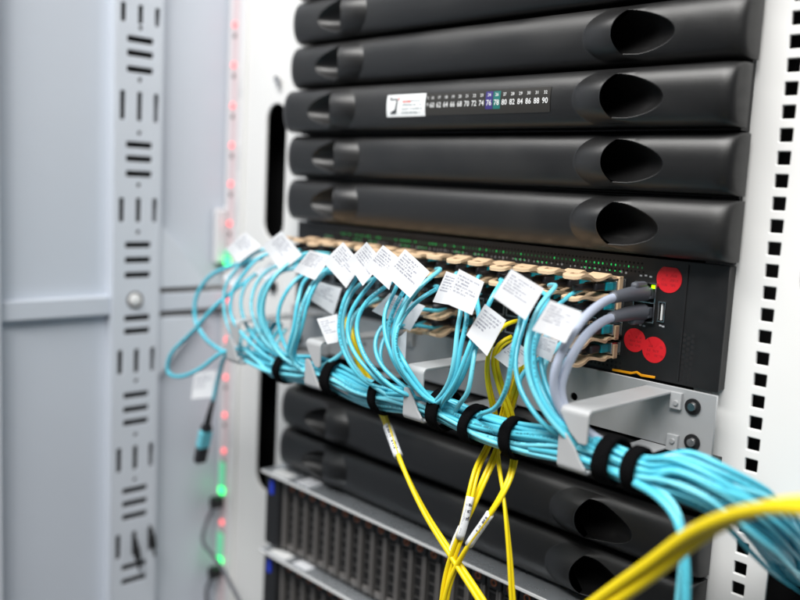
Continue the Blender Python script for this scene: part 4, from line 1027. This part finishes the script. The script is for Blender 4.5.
for idx, (c, r, grp, sub, pts) in enumerate(AQUA):
    p0 = np.array((PX(c), SY, RZ[r]))
    lb, g = (AQ_LABEL[sub], None) if sub in AQ_LABEL else ((PLAIN[sub], GRP[grp][1]) if sub in PLAIN else GRP[grp])
    t_ = thing('fibre_cable', lb, 'cable', tuple(p0), g)
    o = link(bpy.data.objects.new('connector', plug_me), t_)
    o = link(bpy.data.objects.new('boot', boot_me), t_)
    left_going = grp in ('right_mid',) or (grp == 'mid_left' and sub == 31)
    last = np.array(pts[-1])
    start = [tuple(p0 + np.array((0, -.036, 0))), tuple(p0 + np.array((0, -.052, -.001)))]
    # which slot: the cables that come in from the front sit on the front of the bundle
    pref = sorted(range(36), key=lambda k: (slots[k][0] + .010) ** 2 + (slots[k][1] - (.006 if idx % 3 else -.004)) ** 2 + random.random() * 6e-5)
    slot = pick(pref)
    ph = idx * 1.7
    fan = (random.uniform(-.008, .008), random.choice([.009, .004, .0, -.006]))
    if left_going:
        run = bundle_run(max(.06, last[0] - .20), last[0] - .016, slot, ph, (0, 0))[::-1]
    else:
        run = bundle_run(last[0] + .022, .640, slot, ph, fan)
    body = start + [tuple(p) for p in pts] + run
    if p0[0] > pts[0][0] + .03 or abs(p0[0] - pts[0][0]) > .09: body = [start[0]] + body[2:]
    P = spline(body, .0042)
    rc = RC * random.uniform(.94, 1.06)
    jacket(P, rc, M['aqua'] if idx % 3 else M['aqua2'], t_)
    for txt, q in flag_of.get(sub, []):
        part('flag_label', sheet('flag_label', q, random.uniform(.0006, .0028), twist=random.uniform(-.6, .6)), M['paper'] if txt else M['blank'], t_)
    if idx % 3 == 0 and not left_going:
        k = np.argmax(P[:, 0] > last[0] + random.uniform(.03, .12))
        if k > 0: wrap_on(P, int(k), .022, rc + .00035, t_)

# second strands that share a neighbour's way down
EXTRA = [((8, 0), 16, 1), ((15, 0), 26, 1), ((15, 1), 28, 1), ((9, 2), 18, -1), ((14, 2), 29, -1), ((8, 3), 19, -1), ((9, 3), 18, 1), ((14, 3), 30, -1), ((15, 3), 29, 1)]
EXL = ['aqua cable leaving the top port row between the tilted flags and the flag pair', 'aqua cable leaving the rightmost top port above the grey cables', 'aqua cable leaving the rightmost second row port behind the grey cables',
       'aqua cable with a black boot in the third port row left of the flag pair', 'aqua cable in the third port row behind the small pale flag',
       'aqua cable with a black boot in the lowest port row, left of its neighbour', 'aqua cable with a black boot in the lowest port row under the flag pair', 'aqua cable in the lowest port row behind the yellow cables', 'aqua cable in the rightmost lowest port beside the red stickers']
by_sub = {q[3]: q for q in AQUA}
for (pc, src, sg), lb in zip(EXTRA, EXL):
    _, _, grp, sub, pts = by_sub[src]
    p0 = np.array((PX(pc[0]), SY, RZ[pc[1]]))
    t_ = thing('fibre_cable', lb, 'cable', tuple(p0))
    for nm, me in (('connector', plug_me), ('boot', boot_me)): link(bpy.data.objects.new(nm, me), t_)
    pts = [np.array(q) + np.array((.0030 * sg, .0035, -.001)) for q in pts]
    pts = [q for q in pts if q[2] < p0[2] - .012]
    if pc in EXTRA_WAY: pts = [np.array(q) for q in EXTRA_WAY[pc]] + [q for q in pts if q[2] < EXTRA_WAY[pc][-1][2] - .012]
    st_ = [tuple(p0 + np.array((0, -.036, 0))), tuple(p0 + np.array((-.002 * sg, -.050, -.004)))]
    slot = pick(sorted(range(36), key=lambda k: random.random()))
    if grp == 'right_mid': run = bundle_run(pts[-1][0] - .15, pts[-1][0] - .016, slot, pc[0] * 1.3, (0, 0))[::-1]
    else: run = bundle_run(pts[-1][0] + .022, .640, slot, pc[0] * 1.3 + pc[1], (0, 0))
    jacket(spline(st_ + [tuple(q) for q in pts] + run, .0042), RC, M['aqua'], t_)

# extra strands that come out of the tray's far end and fill the bundle
for k in range(14):
    t_ = thing('fibre_cable', 'aqua fibre cable lying along the whole bundle without a flag of its own', 'cable', (.05, -.07, -.125), 'aqua cables lying along the bundle')
    x0_ = random.uniform(.035, .11)
    slot = pick(sorted(range(36), key=lambda q: -slots[q][1] * .4 + slots[q][0] + random.random() * .004))
    run = bundle_run(x0_, .640, slot, k * 2.3, (random.uniform(-.008, .008), random.choice([.008, .002, -.006])))
    P = spline([(x0_ - .045, -.035, -.100 - .004 * (k % 4)), (x0_ - .03, -.058, -.116)] + run, .005)
    jacket(P, RC * random.uniform(.95, 1.05), M['aqua2'] if k % 2 else M['aqua'], t_)
    if k % 2 == 0: wrap_on(P, int(len(P) * random.uniform(.05, .6)), .024, RC + .0004, t_)

# loose loops at the far left
def loose(key, lab, r=.0021):
    t_ = thing('fibre_cable', lab, 'cable', tuple(LOOPS[key][0]))
    jacket(spline(LOOPS[key], .004), r, M['aqua'], t_); return t_
loose('small', 'loose aqua cable bowing out in a small round loop left of the fan')
loose('big', 'loose aqua cable sagging in the widest loop in front of the door')
d_ = loose('dangle', 'aqua cable hanging down with a black ended connector and a white flag')
P = spline(LOOPS['mpo'], .002)
n_ = len(P); k1 = int(n_ * .42)
MB().tube(P[:k1 + 1], np.linspace(.0022, .0040, k1 + 1), 12).put('boot', M['boot'], d_, True)
p0, p1 = P[k1], P[-1]
def along(a, b_, w_, mat_, nm):
    mid = p0 + (p1 - p0) * (a + b_) / 2; dvec = Vector(p1 - p0); ln = dvec.length * (b_ - a)
    me = MB().bbox((-w_, -.0042, -ln / 2), (w_, .0042, ln / 2), .0012).mesh(nm); me.materials.append(mat_)
    o = link(bpy.data.objects.new(nm, me), d_); o.location = Vector(mid) - d_.location
    o.rotation_euler = dvec.to_track_quat('-Z', 'Y').to_euler()
along(.0, .16, .0052, M['boot'], 'boot'); along(.16, .62, .0068, M['aqua2'], 'connector'); along(.62, 1.05, .0062, M['boot'], 'connector_tip')
part('flag_label', sheet('flag_label', flag_of['dangle'][0][1], .001), M['paper'], d_)
# the thick pair that drops at the right
t_ = thing('fibre_cable', 'thick aqua cable falling out of the bundle at the lower right corner', 'cable', tuple(AQUA_DROP[0]))
pre = [tuple(bc(x) + np.array((0, -.008, -.004))) for x in (.40, .42, .44, .458)]
jacket(spline(pre + AQUA_DROP, .004), .0027, M['aqua'], t_, 12)
t_ = thing('fibre_cable', 'thinner aqua cable falling beside the thick one at the lower right corner', 'cable', tuple(AQUA_DROP[1]))
jacket(spline([tuple(np.array(q) + np.array((-.001, .004, .003))) for q in pre] + [tuple(np.array(q) + np.array((.0035 - .002 * i, .004, .002))) for i, q in enumerate(AQUA_DROP)], .004), .0019, M['aqua2'], t_)

# ---- yellow duplex cables
def duplex(key, lab, sleeves, r=.00155):
    pts = YELLOW[key]; P = spline(pts, .004); T, N, B = frames(P)
    t_ = thing('fibre_cable', lab, 'cable', tuple(P[0]))
    n_ = len(P); s = np.linspace(0, 1, n_)
    if key == 'E': r = .0019
    ang = {'A': .3, 'B': 1.2, 'C': 2.0, 'D': .9, 'E': .2}[key] + s * 3.0
    off = (np.cos(ang)[:, None] * N + np.sin(ang)[:, None] * B) * r * 1.02
    mb = MB().tube(P + off, r, 9); mb.tube(P - off, r, 9); mb.put('jacket', M['yellow'], t_, True)
    for a, ln in sleeves: wrap_on(P, int(n_ * a), ln, r * 1.98, t_)
    return t_
duplex('A', 'yellow fibre cable hanging lowest left of the yellow tangle with an upright white sleeve', [(.60, .030)])
duplex('B', 'yellow fibre cable bending left with a slanted white sleeve', [(.585, .030)])
duplex('C', 'yellow fibre cable crossing behind the sleeved ones right of centre', [(.64, .022)])
duplex('D', 'thin straight yellow fibre cable hanging alone to the right of the others', [], .00125)
duplex('E', 'yellow fibre cable slanting out under the bundle left of centre with a white sleeve', [(.40, .034)])
for k in range(2):
    lab = ('upper' if k == 0 else 'lower') + ' strand of the blurred yellow cables crossing the lower right corner'
    P = spline(YELLOW_FRONT, .006); T, N, B = frames(P); s = np.linspace(0, 1, len(P))
    ang = 2.2 + s * 2.6 + k * math.pi
    t_ = thing('fibre_cable', lab, 'cable', tuple(P[0]))
    Pk = P + (np.cos(ang)[:, None] * N + np.sin(ang)[:, None] * B) * .0031
    MB().tube(Pk, .0033, 14).put('jacket', M['yellow'], t_, True)

# ---- grey network cables
for k, (z, lab) in enumerate(((-.0262, 'grey network cable plugged into the upper ethernet jack of the switch'), (-.0402, 'grey network cable plugged into the lower ethernet jack of the switch'))):
    t_ = thing('network_cable', lab, 'cable', (.4188, SY, z))
    MB().bbox((.4130, SY - .006, z - .0040), (.4246, SY + .007, z + .0040), .0008).put('plug', M['slate'], t_)
    P = spline([(.4188, SY - .004, z), (.4186, SY - .016, z), (.4180, SY - .030, z - .0005), (.4165, SY - .042, z - .002)], .002)
    MB().tube(P, np.linspace(.0062, .0040, len(P)), 14).put('boot', M['slate'], t_, True)
    if k == 0: MB().bbox((.4160, SY - .020, z + .0030), (.4218, SY - .004, z + .0085), .0022).put('latch_guard', M['slate'], t_)
    else: MB().bbox((.4160, SY - .020, z - .0085), (.4218, SY - .004, z - .0030), .0022).put('latch_guard', M['slate'], t_)
    tail = [(.503, -.074 + .004 * k, -.111), (.525, -.068 + .004 * k, -.116), (.537, -.05, -.130), (.540, -.02, -.155), (.538 + .004 * k, .02, -.185), (.538, .074, -.205)]
    P = spline([(.4180, SY - .034, z - .0008), (.4165, SY - .044, z - .0022)] + GREY[k][2:] + tail, .004)
    MB().tube(P, .0031, 12).put('jacket', M['grey_jacket'], t_, True)

# ---- velcro straps
SL = ['black velcro strap at the left end where the far left fan is gathered', 'black velcro strap beside the left middle bracket', 'black velcro strap where the yellow sleeve cable leaves the bundle',
      'wide black velcro strap touching the middle bracket', 'black velcro strap right of the middle bracket, left of the yellow cables', 'black velcro strap just right of the yellow cables',
      'wide black velcro strap touching the right bracket', 'blurred black velcro strap nearest the right edge']
def strap(x, lab, ry, rz, wd, th=.0022, tilt=0.0, dz=0.0):
    c0 = bc(x) + np.array((0, 0, dz)); t_ = None
    n_ = 40; V = []; F = []
    prof = [(-wd / 2, 0), (-wd / 2 + .001, th), (-wd / 6, th * 1.05), (wd / 6, th * 1.05), (wd / 2 - .001, th), (wd / 2, 0)]
    for i in range(n_):
        a = 2 * math.pi * i / n_; lump = 1 + .02 * math.sin(3 * a + x * 50) + .015 * math.sin(7 * a + x * 90)
        for px_, ph_ in prof:
            jit = random.uniform(-.00018, .00018)
            V.append((c0[0] + px_ * (1 + .08 * math.sin(a * 2 + x * 70)) + tilt * math.sin(a) + jit, c0[1] + (ry * lump + ph_ + jit) * math.cos(a), c0[2] + (rz * lump + ph_ + jit) * math.sin(a)))
    m_ = len(prof)
    for i in range(n_):
        for j in range(m_):
            F.append((i * m_ + j, i * m_ + (j + 1) % m_, ((i + 1) % n_) * m_ + (j + 1) % m_, ((i + 1) % n_) * m_ + j))
    me = me_from('velcro_strap', V, F, True); me.materials.append(M['velcro'])
    o = link(bpy.data.objects.new('velcro_strap', me)); tag(o, lab, 'strap')
    # loose overlapping end
    a = np.linspace(.5, 1.5, 8); mb = MB()
    return o
for k, (x, lab) in enumerate(zip(STRAPX, SL)):
    wide = k in (1, 3, 6)
    strap(x, lab, .0132 if not wide else .0140, .0125 if not wide else .0138, .0095 if not wide else .0115, tilt=random.uniform(-.002, .002) if not wide else .0, dz=-.0005)
